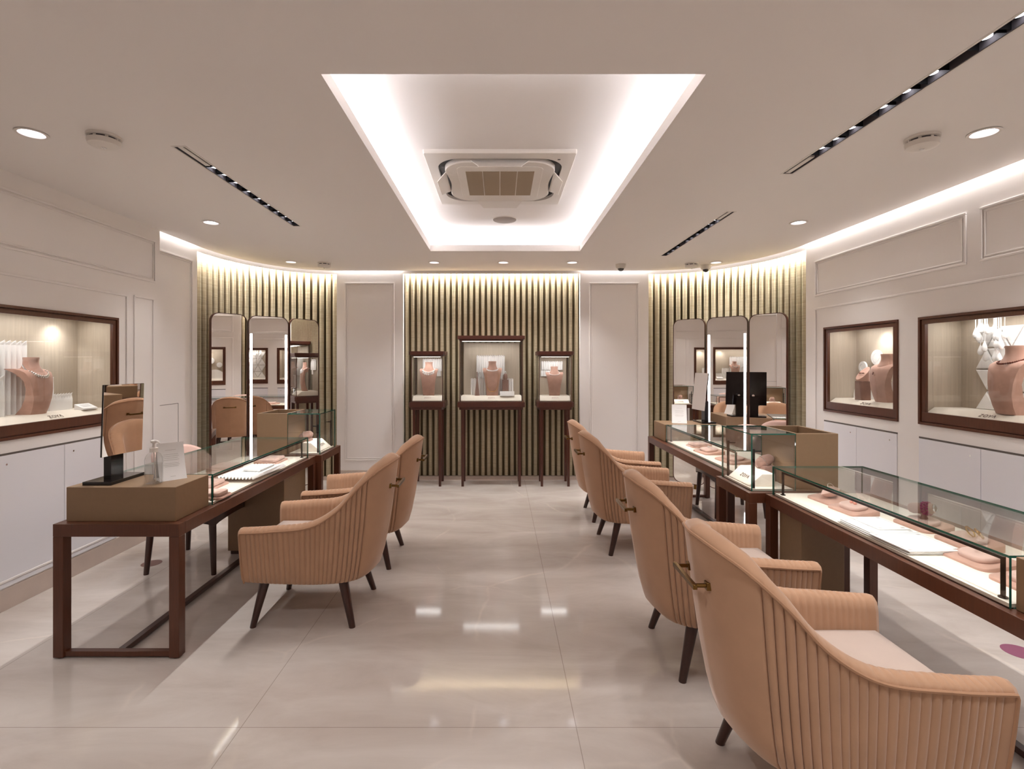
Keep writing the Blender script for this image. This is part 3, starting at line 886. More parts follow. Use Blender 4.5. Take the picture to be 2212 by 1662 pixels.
# seller's chairs behind the counters: wood frame, low curved velvet back
def seller_chair(label, loc, rz):
    root = thing('desk_chair', label, 'chair', loc, rz, 'low chairs behind the counters')
    for sx in (-1, 1):
        for sy in (-1, 1):
            mb = MB(); N = 14; rs = []
            for u, z in ((0, .40), (.5, .2), (1, 0)):
                r = .026 - .009 * u; x = sx * (.215 + .025 * u); y = sy * (.215 + .025 * u)
                rs.append([Vector((x + r * math.cos(2 * PI * q / N), y + r * math.sin(2 * PI * q / N), z)) for q in range(N)])
            mb.rings(rs); mb.build('leg', M['wooddark'], root)
    mb = MB(); top = []
    for k in range(4):
        a, b = [((.25, -.25), (.25, .25)), ((.25, .25), (-.25, .25)), ((-.25, .25), (-.25, -.25)), ((-.25, -.25), (.25, -.25))][k]
        a = Vector(a); b = Vector(b); d = (b - a).normalized(); nrm = Vector((d.y, -d.x)); pts = []
        for q in range(13):
            u = q / 12; pts.append((a + (b - a) * u + nrm * .03 * math.sin(PI * u), .345 + .04 * math.sin(PI * u) ** .7))
        rs = [[Vector((p.x, p.y, z)), Vector((p.x, p.y, .425)), Vector((p.x - nrm.x * .025, p.y - nrm.y * .025, .425)), Vector((p.x - nrm.x * .025, p.y - nrm.y * .025, z))] for p, z in pts]
        mb.rings(rs)
    mb.build('seat_frame', M['wooddark'], root, ang=50)
    mb = MB(); o = [(p[0], p[1]) for p in rrect(.52, .52, .09, 6)]
    mb.rings([[(p[0] * k, p[1] * k, z) for p in o] for k, z in ((.98, .425), (1, .44), (1, .47), (.96, .492), (.8, .502), (.1, .508))])
    mb.build('seat', M['pink'], root, ang=70)
    mb = MB(); rs = []
    for q in range(21):
        a = -1.15 + 2.3 * q / 20; c = math.cos(a)
        px, py = .06 - .33 * math.cos(a), .30 * math.sin(a)
        ht = .87 - .12 * (abs(a) / 1.15) ** 4; nx, ny = math.cos(a), -math.sin(a)
        ring = []
        for (o, z) in ((0, .40), (-.02, .55), (-.035, ht - .03), (-.02, ht - .005), (.01, ht), (.035, ht - .02), (.04, .6), (.05, .40)):
            ring.append(Vector((px + nx * o, py + ny * o, z)))
        rs.append(ring)
    mb.rings(rs); mb.build('backrest', M['pink'], root, ang=70)
    return root
sch = seller_chair('dark framed chair with pale pink curved back behind the counter with the sanitiser bottle', (-2.27, 3.82, 0), 0)
dup(sch, (2.33, 5.11, 0), PI, 'dark framed chair tucked behind the counter with tent card and tilted mirror')

# ------------------------------------------------------------------ counters
ZT_ = .684
def counter(label, x0, x1, y0, y1, aisle, blocks=False, endrails=(True, True)):
    """open wood counter; aisle = -1/+1: which x side faces the aisle"""
    root = thing('display_counter', label, 'counter', ((x0 + x1) / 2, (y0 + y1) / 2, 0))
    ox, oy = (x0 + x1) / 2, (y0 + y1) / 2
    a, b, c, d = x0 - ox, x1 - ox, y0 - oy, y1 - oy; w = .052; h = .064
    mb = MB()
    mb.box(a, b, c, c + w, ZT_ - h, ZT_); mb.box(a, b, d - w, d, ZT_ - h, ZT_); mb.box(a, a + w, c + w, d - w, ZT_ - h, ZT_); mb.box(b - w, b, c + w, d - w, ZT_ - h, ZT_)
    mb.box(a + w, b - w, c + w, d - w, ZT_ - .03, ZT_ - .002)
    mb.build('top_frame', M['wood'], root, smooth=False, bevel=.002)
    for lx in (a, b - w):
        for ly in (c, d - w):
            mb = MB(); mb.box(lx, lx + w, ly, ly + w, .006, ZT_ - h); mb.lathe([(.02, 0), (.02, .006)], 12, center=(lx + w / 2, ly + w / 2, 0)); mb.build('leg', M['wood'], root, smooth=False, bevel=.0025)
    for k, yy in enumerate((c + .010, d - .042)):
        if endrails[k]:
            mb = MB(); mb.box(a + w, b - w, yy, yy + .032, .008, .034); mb.build('end_rail', M['wood'], root, smooth=False, bevel=.002)
    if all(endrails):
        mb = MB(); mb.box(-.018, .018, c + .042, d - .042, .008, .034); mb.build('floor_rail', M['wooddark'], root, smooth=False, bevel=.002)
    if blocks:
        for x in (-.12, .17):
            mb = MB(); mb.box(x, x + .035, c + w + .06, d - w - .3, ZT_ - h - .022, ZT_ - h); mb.build('drawer_runner', M['wood'], root, smooth=False)
    return root
counter('long walnut counter carrying the sanitiser bottle and a pleated white tray', -2.265, -1.625, 2.555, 4.45, 1, True)
counter('long walnut counter cut off by the picture edge, with certificates in its glass case', 1.66, 2.325, 1.22, 3.155, -1)
counter('long walnut counter whose far end carries a tent card and tilted mirror', 1.655, 2.33, 3.665, 5.645, -1)
counter('short walnut corner counter nearest the end wall, under a tall glass case', -2.21, -1.585, 4.475, 5.02, 1, False, (False, False))
counter('short walnut corner counter between the two long counters of the four-armchair row', 1.565, 2.20, 3.17, 3.655, -1, False, (False, False))

def pedestal(label, x0, x1, y0, y1):
    t = thing('drawer_pedestal', label, 'pedestal', (x0, y0, 0))
    mb = MB(); mb.box(0, x1 - x0, 0, y1 - y0, .03, ZT_ - .066); mb.build('body', M['tan'], t, smooth=False, bevel=.003)
    mb = MB(); mb.box(.015, x1 - x0 - .015, .015, y1 - y0 - .015, 0, .03); mb.build('plinth', M['wooddark'], t, smooth=False)
pedestal('tan leather pedestal standing under the counter with the sanitiser bottle', -2.13, -1.69, 3.95, 4.385)
pedestal('tan leather pedestal standing under the counter with the certificates', 1.715, 1.96, 2.87, 3.095)

def low_box(label, x0, x1, y0, y1, z0=ZT_, h=.177):
    mb = MB(); mb.box(0, x1 - x0, 0, y1 - y0, 0, h)
    o = mb.build('leather_box', M['tan'], None, smooth=False, bevel=.003); o.location = (x0, y0, z0); return tag(o, label, 'box', 'low leather boxes on the counters')
low_box('low tan leather box under the sanitiser bottle and upright mirror', -2.235, -1.672, 2.60, 2.897)
low_box('low tan leather box under the tent card and tilted mirror beside the slats', 1.715, 2.29, 5.245, 5.62)
low_box('low tan leather box just entering at the picture edge beside the certificates case', 1.705, 2.29, 1.30, 1.668)

def open_box(label, x0, x1, y0, y1, h=.367):
    mb = MB(); w = .02; X, Y = x1 - x0, y1 - y0
    mb.box(0, X, 0, Y, 0, .012); mb.box(0, X, 0, w, .012, h); mb.box(0, X, Y - w, Y, .012, h); mb.box(0, w, w, Y - w, .012, h); mb.box(X - w, X, w, Y - w, .012, h)
    o = mb.build('open_leather_box', M['tan'], None, smooth=False, bevel=.0025); o.location = (x0, y0, ZT_); return tag(o, label, 'box', 'tall open leather boxes on the corner counters')
open_box('tall open tan leather box beside the corner glass case, near the certificates', 1.886, 2.156, 3.215, 3.64)
open_box('tall open tan leather box on the corner counter nearer the end wall', -2.17, -1.898, 4.505, 4.92)

# glass showcases
def pane(mb, x0, x1, y0, y1, z0, z1):
    """thin slab: big faces glass, rims green"""
    d = (x1 - x0, y1 - y0, z1 - z0); k = d.index(min(d))
    o = len(mb.f); mb.box(x0, x1, y0, y1, z0, z1)
    big = {2: (0, 1), 1: (2, 4), 0: (3, 5)}[k]
    for i in range(6): mb.m[o + i] = 0 if i in big else 1
GM = [M['glass'], M['gedge']]; GT = [M['glasstop'], M['gedge']]
def showcase(label, x0, x1, y0, y1, aisle, z1=.861, end_panes=(True, True)):
    """long low case; aisle side -1 = low x, +1 = high x"""
    t = thing('glass_showcase', label, 'glass case', ((x0 + x1) / 2, (y0 + y1) / 2, ZT_))
    ox, oy = (x0 + x1) / 2, (y0 + y1) / 2; a, b, c, d = x0 - ox, x1 - ox, y0 - oy, y1 - oy; h = z1 - ZT_; g = .008
    mb = MB(); pane(mb, a, b, c, d, h - g, h); mb.build('top_pane', GT, t, smooth=False)
    fx = (a, a + g) if aisle < 0 else (b - g, b)
    mb = MB(); pane(mb, fx[0], fx[1], c, d, .0, h - g - .0005); mb.build('front_pane', GM, t, smooth=False)
    bx_ = (b - g, b) if aisle < 0 else (a, a + g)
    mb = MB(); pane(mb, bx_[0], bx_[1], c, d, .0, h - g - .0005); mb.build('back_pane', GM, t, smooth=False)
    for k, yy in ((0, c), (1, d - g)):
        if end_panes[k]:
            mb = MB(); pane(mb, a + g + .0005, b - g - .0005, yy, yy + g, 0, h - g - .0005); mb.build('side_pane', GM, t, smooth=False)
    mb = MB(); mb.box(a + .012, b - .012, c + .01, d - .01, 0, .012); mb.build('lined_tray', M['cream'], t, smooth=False)
    # slim lighting bar on two posts just inside the front pane
    px = (a + .035) if aisle < 0 else (b - .035)
    mb = MB(); r = .005
    for yy in (c + .055, d - .055):
        mb.box(px - r, px + r, yy - r, yy + r, .012, h - .026); mb.lathe([(.014, .012), (.014, .016)], 14, center=(px, yy, 0))
    mb.box(px - r, px + r, c + .05, d - .05, h - .034, h - .024)
    lb = mb.build('lighting_bar', M['black'], t, smooth=False)
    area('case_led', (px - aisle * .006, 0, h - .036), d - c - .12, .008, CASE * (y1 - y0), (0, math.radians(25) * (-1 if aisle < 0 else 1), PI / 2 if False else 0), NEUT, t)
    return t
CASE = 0.38
def _area_fix():
    for o in bpy.data.objects:
        if o.type == 'LIGHT' and o.name.startswith('case_led'):
            l = o.data; l.size, l.size_y = l.size_y, l.size
showcase('long low glass case on the counter with the sanitiser bottle', -2.235, -1.652, 2.905, 4.35, 1)
showcase('long low glass case holding the white certificates', 1.69, 2.25, 1.675, 3.13, -1)
showcase('long low glass case ending at the low box with the tent card', 1.722, 2.29, 3.70, 5.235, -1)
_area_fix()
def tall_case(label, x0, x1, y0, y1, aisle):
    t = thing('glass_showcase', label, 'glass case', ((x0 + x1) / 2, (y0 + y1) / 2, ZT_))
    ox, oy = (x0 + x1) / 2, (y0 + y1) / 2; a, b, c, d = x0 - ox, x1 - ox, y0 - oy, y1 - oy; h = .367; g = .008
    mb = MB(); pane(mb, a, b, c, d, h - g, h); mb.build('top_pane', GT, t, smooth=False)
    for nm, q in (('front_pane', (a, a + g, c, d) if aisle < 0 else (b - g, b, c, d)),):
        mb = MB(); pane(mb, q[0], q[1], q[2], q[3], 0, h - g - .0005); mb.build(nm, GM, t, smooth=False)
    lo, hi = (a + g + .0005, b) if aisle < 0 else (a, b - g - .0005)
    for yy in (c, d - g):
        mb = MB(); pane(mb, lo, hi, yy, yy + g, 0, h - g - .0005); mb.build('side_pane', GM, t, smooth=False)
    mb = MB(); mb.box(a + .012, b - .012, c + .01, d - .01, 0, .012); mb.build('lined_tray', M['cream'], t, smooth=False)
    for yy in (c + .03, d - .035):
        px = a + .03 if aisle < 0 else b - .03
        mb = MB(); mb.box(px - .007, px + .007, yy - .006, yy + .006, .012, .265); mb.box(px - (0.0 if aisle < 0 else .05), px + (.05 if aisle < 0 else 0), yy - .004, yy + .004, .245, .253)
        mb.build('lamp_post', M['black'], t, smooth=False)
        spot('post_lamp', (px - aisle * .03, yy, .24), 1.2, (px - aisle * .12, 0, .02), 120, .9, .01, NEUT, t)
    return t
tall_case('tall glass case with wedge sign and bracelet cone, near the certificates', 1.60, 1.884, 3.215, 3.64, -1)
tall_case('tall glass case on the corner counter nearer the end wall, before the triple mirror', -1.896, -1.605, 4.505, 4.92, 1)

# wedge signs and bracelet holders in the tall cases
def wedge(label, x0, y0, y1, aisle):
    t = thing('wedge_sign', label, 'sign', (x0, (y0 + y1) / 2, ZT_ + .012))
    s = -aisle; L = (y1 - y0) / 2
    poly = [(0, 0), (s * .17, 0), (s * .17, .082), (s * .085, .082), (0, .008)]
    mb = MB(); mb.prism(poly, -L, L, axis='y'); w = mb.build('block', M['cream'], t, smooth=False, bevel=.003)
    a = Vector((0, 0, .008)); b = Vector((s * .085, 0, .082)); d = (b - a).normalized(); c = a + (b - a) * .35
    ux = (0, -1, 0) if aisle < 0 else (0, 1, 0)
    m = basis((c.x + (aisle) * .0004, (-L * .06 if aisle < 0 else L * .12), c.z + .0006), ux, d)
    mb = MB(); letters(mb, m, .026); mb.build('lettering', M['text'], t, smooth=False)
wedge('cream wedge sign with brown lettering in the tall case near the certificates', 1.622, 3.285, 3.58, -1)
wedge('cream wedge sign with brown lettering in the tall case nearer the end wall', -1.628, 4.57, 4.86, 1)
def bracelet_holder(label, x, y, z, tilt, col):
    t = thing('bracelet_holder', label, 'jewellery stand', (x, y, z))
    mb = MB(); mb.prism(rrect(.09, .10, .02, 4), 0, .105); mb.build('block', col, t, bevel=.004)
    mb = MB(); q = Matrix.Translation((-.015, 0, .125)) @ Matrix.Rotation(tilt, 4, 'Y')
    mb.lathe([(.020, -.055), (.036, -.03), (.042, .0), (.038, .03), (.030, .06), (.012, .075)], 20, mat=q); mb.build('cushion_roll', col, t)
    mb = MB(); mb.torus(.043, .0022, 28, 6, q); mb.build('bracelet', M['silver'], t)
bracelet_holder('suede bracelet roll on a block in the tall case near the certificates', 1.825, 3.47, ZT_ + .012, 1.1, M['suede2'])
bracelet_holder('suede bracelet roll on a block in the tall case nearer the end wall', -1.80, 4.70, ZT_ + .012, 1.2, M['suede2'])

# ------------------------------------------------------------------ triple mirrors in the curved corners
def folding_mirror(label, panels, zb, zt):
    """panels: list of (p0, p1) plan points, the mirror faces the room"""
    c = Vector((sum(p[0][0] + p[1][0] for p in panels) / (2 * len(panels)), sum(p[0][1] + p[1][1] for p in panels) / (2 * len(panels)), 0))
    root = thing('folding_mirror', label, 'mirror', c)
    for k, (p0, p1) in enumerate(panels):
        p0 = Vector((p0[0], p0[1], 0)) - c; p1 = Vector((p1[0], p1[1], 0)) - c
        w = (p1 - p0).length; h = zt - zb
        ux = (p1 - p0).normalized(); m = basis((p0 + p1) / 2 + Vector((0, 0, (zt + zb) / 2)), ux, (0, 0, 1))
        # local z of m = ux x up = towards the room (ux runs rightwards as seen from the room)
        R = .085
        o = rrect(w, h, R, 8); i1 = rrect(w - .014, h - .014, R - .006, 8)
        mb = MB(); T = lambda P, z: [m @ Vector((p[0], p[1], z)) for p in P]
        mb.rings([T(o, -.03), T(o, .004), T(i1, .004), T(i1, -.002)], True, False)
        mb.add(T(o, -.03), [tuple(range(len(o)))])
        fr = mb.build('mirror_panel', M['mahog'], root, ang=40)
        mb = MB(); mb.add(T(i1, .0005), [tuple(range(len(i1)))]); mb.build('glass', M['mirror'], fr, smooth=False)
        if k == 1:
            for sx in (-1, 1):
                x = sx * (w / 2 - .030)
                mb = MB(); mb.box(x - .010, x + .010, -h / 2 + .10, h / 2 - .20, .001, .007, 0, m)
                mb.build('light_strip', M['led'], fr, smooth=False)
        for sx in (-1, 1):
            mb = MB(); mb.box(sx * (w / 2 - .12) - .02, sx * (w / 2 - .12) + .02, -h / 2 - zb, -h / 2 + .02, -.028, -.010, 0, m)
            mb.build('foot', M['brass'], fr, smooth=False)
    return root
def sc(p, k): return (p[0] * k, p[1] * k)
k = .985
folding_mirror('triple folding mirror with light strips in the slatted corner behind the tent card',
               [(sc((2.155, 6.28), k), sc((2.438, 5.997), k)), (sc((2.447, 5.98), k), sc((2.768, 5.636), k)), (sc((2.772, 5.62), k), sc((3.005, 5.283), k))], .055, 2.03)
folding_mirror('triple folding mirror with light strips in the slatted corner reflecting the triangle tiles',
               [((-2.924, 5.10), (-2.715, 5.421)), ((-2.708, 5.43), (-2.412, 5.758)), ((-2.405, 5.772), (-2.206, 6.146))], .055, 2.02)

# ------------------------------------------------------------------ necklace busts, necklaces
BUST = [  # z, front, back, half width  (unit height, facing +x)
(0.0, .12, -.17, .205), (.12, .165, -.06, .215), (.28, .20, .015, .235), (.44, .20, .05, .262), (.58, .18, .035, .292), (.67, .155, -.03, .318), (.73, .12, -.11, .336), (.775, .04, -.20, .345), (.80, -.08, -.27, .335)]
def bust_mesh(H_, slim=1.0, flat=1.0):
    mb = MB(); N = 9; rs = []
    for z, f, b, w in BUST:
        ring = []
        for q in range(N):
            u = -1 + 2 * q / (N - 1); ring.append(Vector(((f - .05 * u * u) * H_ * flat, u * w * H_ * slim, z * H_)))
        for q in range(N):
            u = 1 - 2 * q / (N - 1); ring.append(Vector(((b - .02 * u * u) * H_ * flat, u * w * H_ * slim * .98, z * H_)))
        rs.append(ring)
    mb.rings(rs)
    nk = []
    for z, r, cx in ((.66, .23, -.06), (.72, .23, -.06), (.77, .205, -.06), (.82, .162, -.06), (.88, .138, -.06), (.94, .134, -.058), (.985, .142, -.056), (1.0, .138, -.056)):
        nk.append([Vector(((cx + r * .8 * math.cos(2 * PI * a / 20)) * H_ * flat, r * math.sin(2 * PI * a / 20) * H_ * slim, z * H_)) for a in range(20)])
    mb.rings(nk)
    return mb
def bust(label, x, y, z, H_, rz, mat, slim=1.0, flat=1.0):
    o = bust_mesh(H_, slim, flat).build('necklace_bust', mat, None, ang=45)
    o.location = (x, y, z); o.rotation_euler = (0, 0, rz); return tag(o, label, 'jewellery bust', 'necklace busts')
def bust_front(z):
    zs = [r[0] for r in BUST]; 
    if z >= zs[-1]: return BUST[-1][1]
    i = max(k for k in range(len(zs) - 1) if zs[k] <= z); u = (z - zs[i]) / (zs[i + 1] - zs[i])
    return BUST[i][1] + (BUST[i + 1][1] - BUST[i][1]) * u
def necklace(name, label, x, y, z, H_, rz, mat, drop, halfw, n, r, kind='bead', slim=1.0, flat=1.0, zt=.86, grow=0.0, mat2=None):
    """a string hanging from the neck over the front of a bust; drop = lowest unit height"""
    mb = MB(); pts = []
    NZ, NR = [.66, .72, .77, .82, .88, .94, 1.0], [.28, .25, .205, .162, .138, .134, .138]
    def nr(z):
        if z <= NZ[0]: return NR[0]
        i = max(k for k in range(6) if NZ[k] <= z); u = (z - NZ[i]) / (NZ[i + 1] - NZ[i]); return NR[i] + (NR[i + 1] - NR[i]) * u
    for q in range(n):
        u = -1 + 2 * q / (n - 1)
        if kind == 'long':
            zz = drop + (zt - drop) * abs(u) ** 3.2; lat = halfw * math.sin(u * PI / 2)
            f = bust_front(zz) - .05 * (lat / .3) ** 2 + .012
            r_ = nr(zz) + .012
            if zz > .68 and abs(lat) < r_: f = max(f, -.058 + .8 * math.sqrt(r_ * r_ - lat * lat))
        else:
            phi = u * 1.9
            zz = drop + (zt - drop) * ((1 - math.cos(phi)) / (1 - math.cos(1.9))) ** .8
            r_ = nr(zz) + .012; lat = r_ * math.sin(phi)
            f = -.058 + .8 * r_ * math.cos(phi)
            if zz < .78 and abs(phi) < 1.2: f = max(f, bust_front(zz) - .05 * (lat / .3) ** 2 + .012)
        pts.append((Vector((f * H_ * flat, lat * H_ * slim, zz * H_)), 1 - abs(u)))
    for p, c in pts:
        rr = r * (1 + grow * c)
        if kind == 'fringe':
            mb.ball(p, rr * .8, 6); mb.ball(p + Vector((.002, 0, -rr * 2.0)), rr * .9, 6, 0, (.7, .7, 1.5))
        elif kind == 'hoop':
            mb.ball(p, rr, 6, 0, (.6, 1, 1)); mb.ball(p + Vector((.003, 0, -rr * 1.2)), rr * .7, 6)
        else: mb.ball(p, rr, 6)
    o = mb.build(name, mat, None); o.location = (x, y, z); o.rotation_euler = (0, 0, rz)
    return tag(o, label, 'necklace', 'necklaces on busts')

# window in the wall opposite the long row of armchairs
bx, by = -3.165, 3.43
bust('rose suede necklace bust in front of pleated white panels', bx, by, ZS1, .385, .05, M['suede'], .80)
necklace('necklace', 'white and rose gold link necklace on the bust before pleated white panels', bx, by, ZS1, .385, .05, M['silver'], .66, .24, 25, .0075, 'hoop', .80)
def pleated(label, x, y, z, w, h, rz, n, depth=.016, notch=.02):
    """accordion-folded white card, top edge in points"""
    mb = MB(); a = []
    m = n * 2
    def P(i, zz, t): return Vector((t + (depth if i % 2 else 0), -w / 2 + w * i / m, zz))
    rows = []
    for zz, k in ((0, 1), (h * .62, 1), (h - notch * 1.6, .45), (h, 1)):
        rows.append((zz, k))
    f = []; b = []
    for zz, k in rows:
        rf = []; rb = []
        for i in range(m + 1):
            d = depth * k if i % 2 else 0
            top = notch if (zz == h and i % 2 == 0) else 0
            rf.append(Vector((d, -w / 2 + w * i / m, zz - top))); rb.append(Vector((d - .0025, -w / 2 + w * i / m, zz - top)))
        f.append(rf); b.append(rb)
    c = m + 1
    vs = [p for r in f for p in r] + [p for r in b for p in r]; o = len(rows) * c; fs = []
    for r in range(len(rows) - 1):
        for i in range(m):
            fs.append((r * c + i, r * c + i + 1, (r + 1) * c + i + 1, (r + 1) * c + i)); fs.append((o + r * c + i, o + (r + 1) * c + i, o + (r + 1) * c + i + 1, o + r * c + i + 1))
        fs.append((r * c, (r + 1) * c, o + (r + 1) * c, o + r * c)); fs.append((r * c + m, o + r * c + m, o + (r + 1) * c + m, (r + 1) * c + m))
    for r, e in ((0, 0), (len(rows) - 1, 1)):
        for i in range(m): fs.append((r * c + i, o + r * c + i, o + r * c + i + 1, r * c + i + 1))
    mb.add(vs, fs)
    q = mb.build('accordion_screen', M['white'], None, smooth=False); q.location = (x, y, z); q.rotation_euler = (0, 0, rz)
    return tag(q, label, 'accordion screen', 'pleated white screens')
pleated('tallest pleated white screen behind the suede bust in the wall window', -3.28, 3.27, ZS1, .46, .50, 0, 12)
pleated('middle-height pleated white screen showing past the front of the suede bust', -3.255, 3.60, ZS1, .16, .245, 0, 5)
pleated('lowest pleated white panel, beside a small printed card in the wall window', -3.235, 3.72, ZS1, .19, .125, 0, 8, .014, .012)
pleated('pleated white screen at the cut-off end of the wall window, behind the bust', -3.21, 3.14, ZS1, .26, .27, 0, 7)
def lying_card(name, label, cat, x, y, z, w, d, rz, h=.016, lines=3, slope=.0):
    t = thing(name, label, cat, (x, y, z), rz)
    mb = MB(); mb.prism([(-d / 2, 0), (d / 2, 0), (d / 2, h * .35 if slope else h), (-d / 2, h + slope)], -w / 2, w / 2, axis='y'); mb.build('block', M['white'], t, smooth=False, bevel=.001)
    a = Vector((d / 2, 0, h * .35 if slope else h)); b = Vector((-d / 2, 0, h + slope)); v = (b - a)
    for i in range(lines):
        c = a + v * (.35 + .18 * i); m = basis((c.x, 0, c.z + .0006), (0, 1, 0), v)
        mb = MB(); mb.box(-w * .32, w * .32, -.0012, .0012, -.0003, .0006, 0, m); mb.build('print_line', M['pale_text'], t, smooth=False)
    return t
lying_card('printed_card', 'small sloping white printed card on the sill of the wall window', 'card', -3.10, 3.78, ZS1, .13, .07, 0, .03, 3, .012)

# small square window: discs, half discs, suede block with earrings, bust
bust('rose suede bust pinned with a small brooch in the small square window', 3.19, 4.185, ZS2, .40, PI, M['suede'], .82)
o = MB(); o.ball((0, 0, 0), .008, 8, 0, (.5, 1, 1)); o.ball((0, .006, -.012), .006, 8, 0, (.5, 1, 1)); o.torus(.010, .0015, 14, 6, Matrix.Translation((0, -.02, -.03)) @ Matrix.Rotation(PI / 2, 4, 'Y'))
o = o.build('brooch', M['redbead'], None); o.location = (3.19 - .19 * .40 + .004, 4.215, ZS2 + .245); tag(o, 'small red brooch on the bust in the small square window', 'brooch')
def disc(label, x, y, z, R, half=False):
    mb = MB(); n = 36; N = n if not half else n // 2
    m = Matrix.Translation((0, 0, 0))
    if half:
        pts = [(R * math.cos(PI * k / 18), R * math.sin(PI * k / 18)) for k in range(19)]
        mb.prism(pts, -.006, .006, axis='x')
    else:
        pts = [(R * math.cos(2 * PI * k / n), R * math.sin(2 * PI * k / n)) for k in range(n)]
        mb.prism(pts, -.004, .004, axis='x')
        for k in range(24):
            a = 2 * PI * k / 24; q = Matrix.Rotation(a, 4, 'X')
            mb.prism([(-.0035, R * .55), (.0035, R * .55), (.0075, R * .93), (-.0075, R * .93)], -.008, -.0035, 0, q, axis='x')
        mb.prism([(p[0] * .5, p[1] * .5) for p in pts], -.007, -.0035, axis='x')
    q = mb.build('half_disc' if half else 'pleated_disc', M['white'], None, ang=30); q.location = (x, y, z)
    return tag(q, label, 'white disc')
disc('white rosette disc at the top, behind the bust in the small square window', 3.325, 4.45, ZS2 + .373, .068)
disc('smaller white rosette disc behind the earrings in the small square window', 3.318, 4.61, ZS2 + .287, .053)
disc('white half disc standing behind the suede block with earrings', 3.31, 4.53, ZS2, .19, True)
disc('white half disc standing behind the bust with the brooch', 3.30, 4.13, ZS2, .20, True)
t = thing('earring_stand', 'suede block with slanted round top holding earrings', 'jewellery stand', (3.185, 4.43, ZS2))
mb = MB(); mb.prism(rrect(.085, .095, .012, 4), 0, .165); mb.build('block', M['suede2'], t, bevel=.003)
mb = MB(); n = 28; r1 = .050
mb.rings([[Vector((r1 * math.cos(2 * PI * q / n), r1 * math.sin(2 * PI * q / n), .165)) for q in range(n)], [Vector((r1 * math.cos(2 * PI * q / n), r1 * math.sin(2 * PI * q / n), .235 + .055 * math.cos(2 * PI * q / n))) for q in range(n)]])
mb.build('slanted_top', M['suede'], t, ang=40)
mb = MB()
for s in (-1, 1):
    for k_ in range(3): mb.ball((-.012 + .001 * k_, s * (.008 + .009 * k_), .236 - .0 * k_), .005, 6)
o = mb.build('earrings', M['redbead'], None); o.location = (3.185, 4.43, ZS2); tag(o, 'dark red earrings on the slanted suede top in the small square window', 'earrings')

# large window: triangular tiles, hanging drops, bust with a bead string
def tiles():
    mb = MB(); S = .168; hh = .1455; X = 3.335; Y0 = 3.53; Z0 = 1.459
    top = WR2[3] - .015; bot = ZS3 + .001
    def V(k, j): return (Y0 - S * j - (S / 2 if k % 2 else 0), Z0 + hh * k)
    for k in range(-2, 3):
        for j in range(0, 10):
            if k % 2 == 0: tris = [(V(k, j), V(k, j + 1), V(k + 1, j)), (V(k + 1, j), V(k + 1, j + 1), V(k, j + 1))]
            else: tris = [(V(k + 1, j), V(k + 1, j + 1), V(k, j)), (V(k, j), V(k, j + 1), V(k + 1, j + 1))]
            for tri in tris:
                c = (sum(p[0] for p in tri) / 3, sum(p[1] for p in tri) / 3)
                if c[1] > top - .02 or c[1] < bot: continue
                sh = [(c[0] + (p[0] - c[0]) * .92, min(top, max(bot, c[1] + (p[1] - c[1]) * .92))) for p in tri]
                s2 = [(c[0] + (p[0] - c[0]) * .84, c[1] + (p[1] - c[1]) * .84) for p in sh]
                mb.rings([[Vector((X, p[0], p[1])) for p in sh], [Vector((X - .012, p[0], p[1])) for p in sh], [Vector((X - .018, p[0], p[1])) for p in s2]])
    o = mb.build('triangle_tile_screen', M['white'], None, smooth=False)
    tag(o, 'screen of white triangular tiles behind the bust in the largest window', 'tile screen')
tiles()
bust('rose suede bust wearing a dark bead string, before white triangular tiles', 3.17, 3.13, ZS3, .425, PI - .1, M['suede'], .80)
necklace('necklace', 'dark red bead string round the neck of the bust before triangular tiles', 3.17, 3.13, ZS3, .425, PI - .1, M['redbead'], .735, .185, 30, .0062, 'bead', .80, 1.0, .82)
mb0 = None
for k in range(20):
    yy = 3.46 - random.uniform(0, .22); xx = random.uniform(3.245, 3.305)
    ln = random.uniform(.05, .26)
    if mb0 is None:
        mb = MB(); mb.tube([(0, 0, 0), (0, 0, -1)], .0016, 5); 
        mb0 = MB()
    mb = MB(); mb.tube([(0, 0, 0), (0, 0, -ln)], .0022, 5)
    prof = [(.0018, -ln + .014), (.007, -ln), (.014, -ln - .022), (.0165, -ln - .036), (.012, -ln - .052), (.002, -ln - .060)]
    mb.lathe(prof, 12)
    o = mb.build('hanging_drop', M['white'], None); o.location = (xx, yy, WR2[3] - .012); o.rotation_euler = (0, 0, k * .7)
    tag(o, 'white drop hanging on a cord inside the window with triangular tiles', 'hanging ornament', 'white hanging drops')

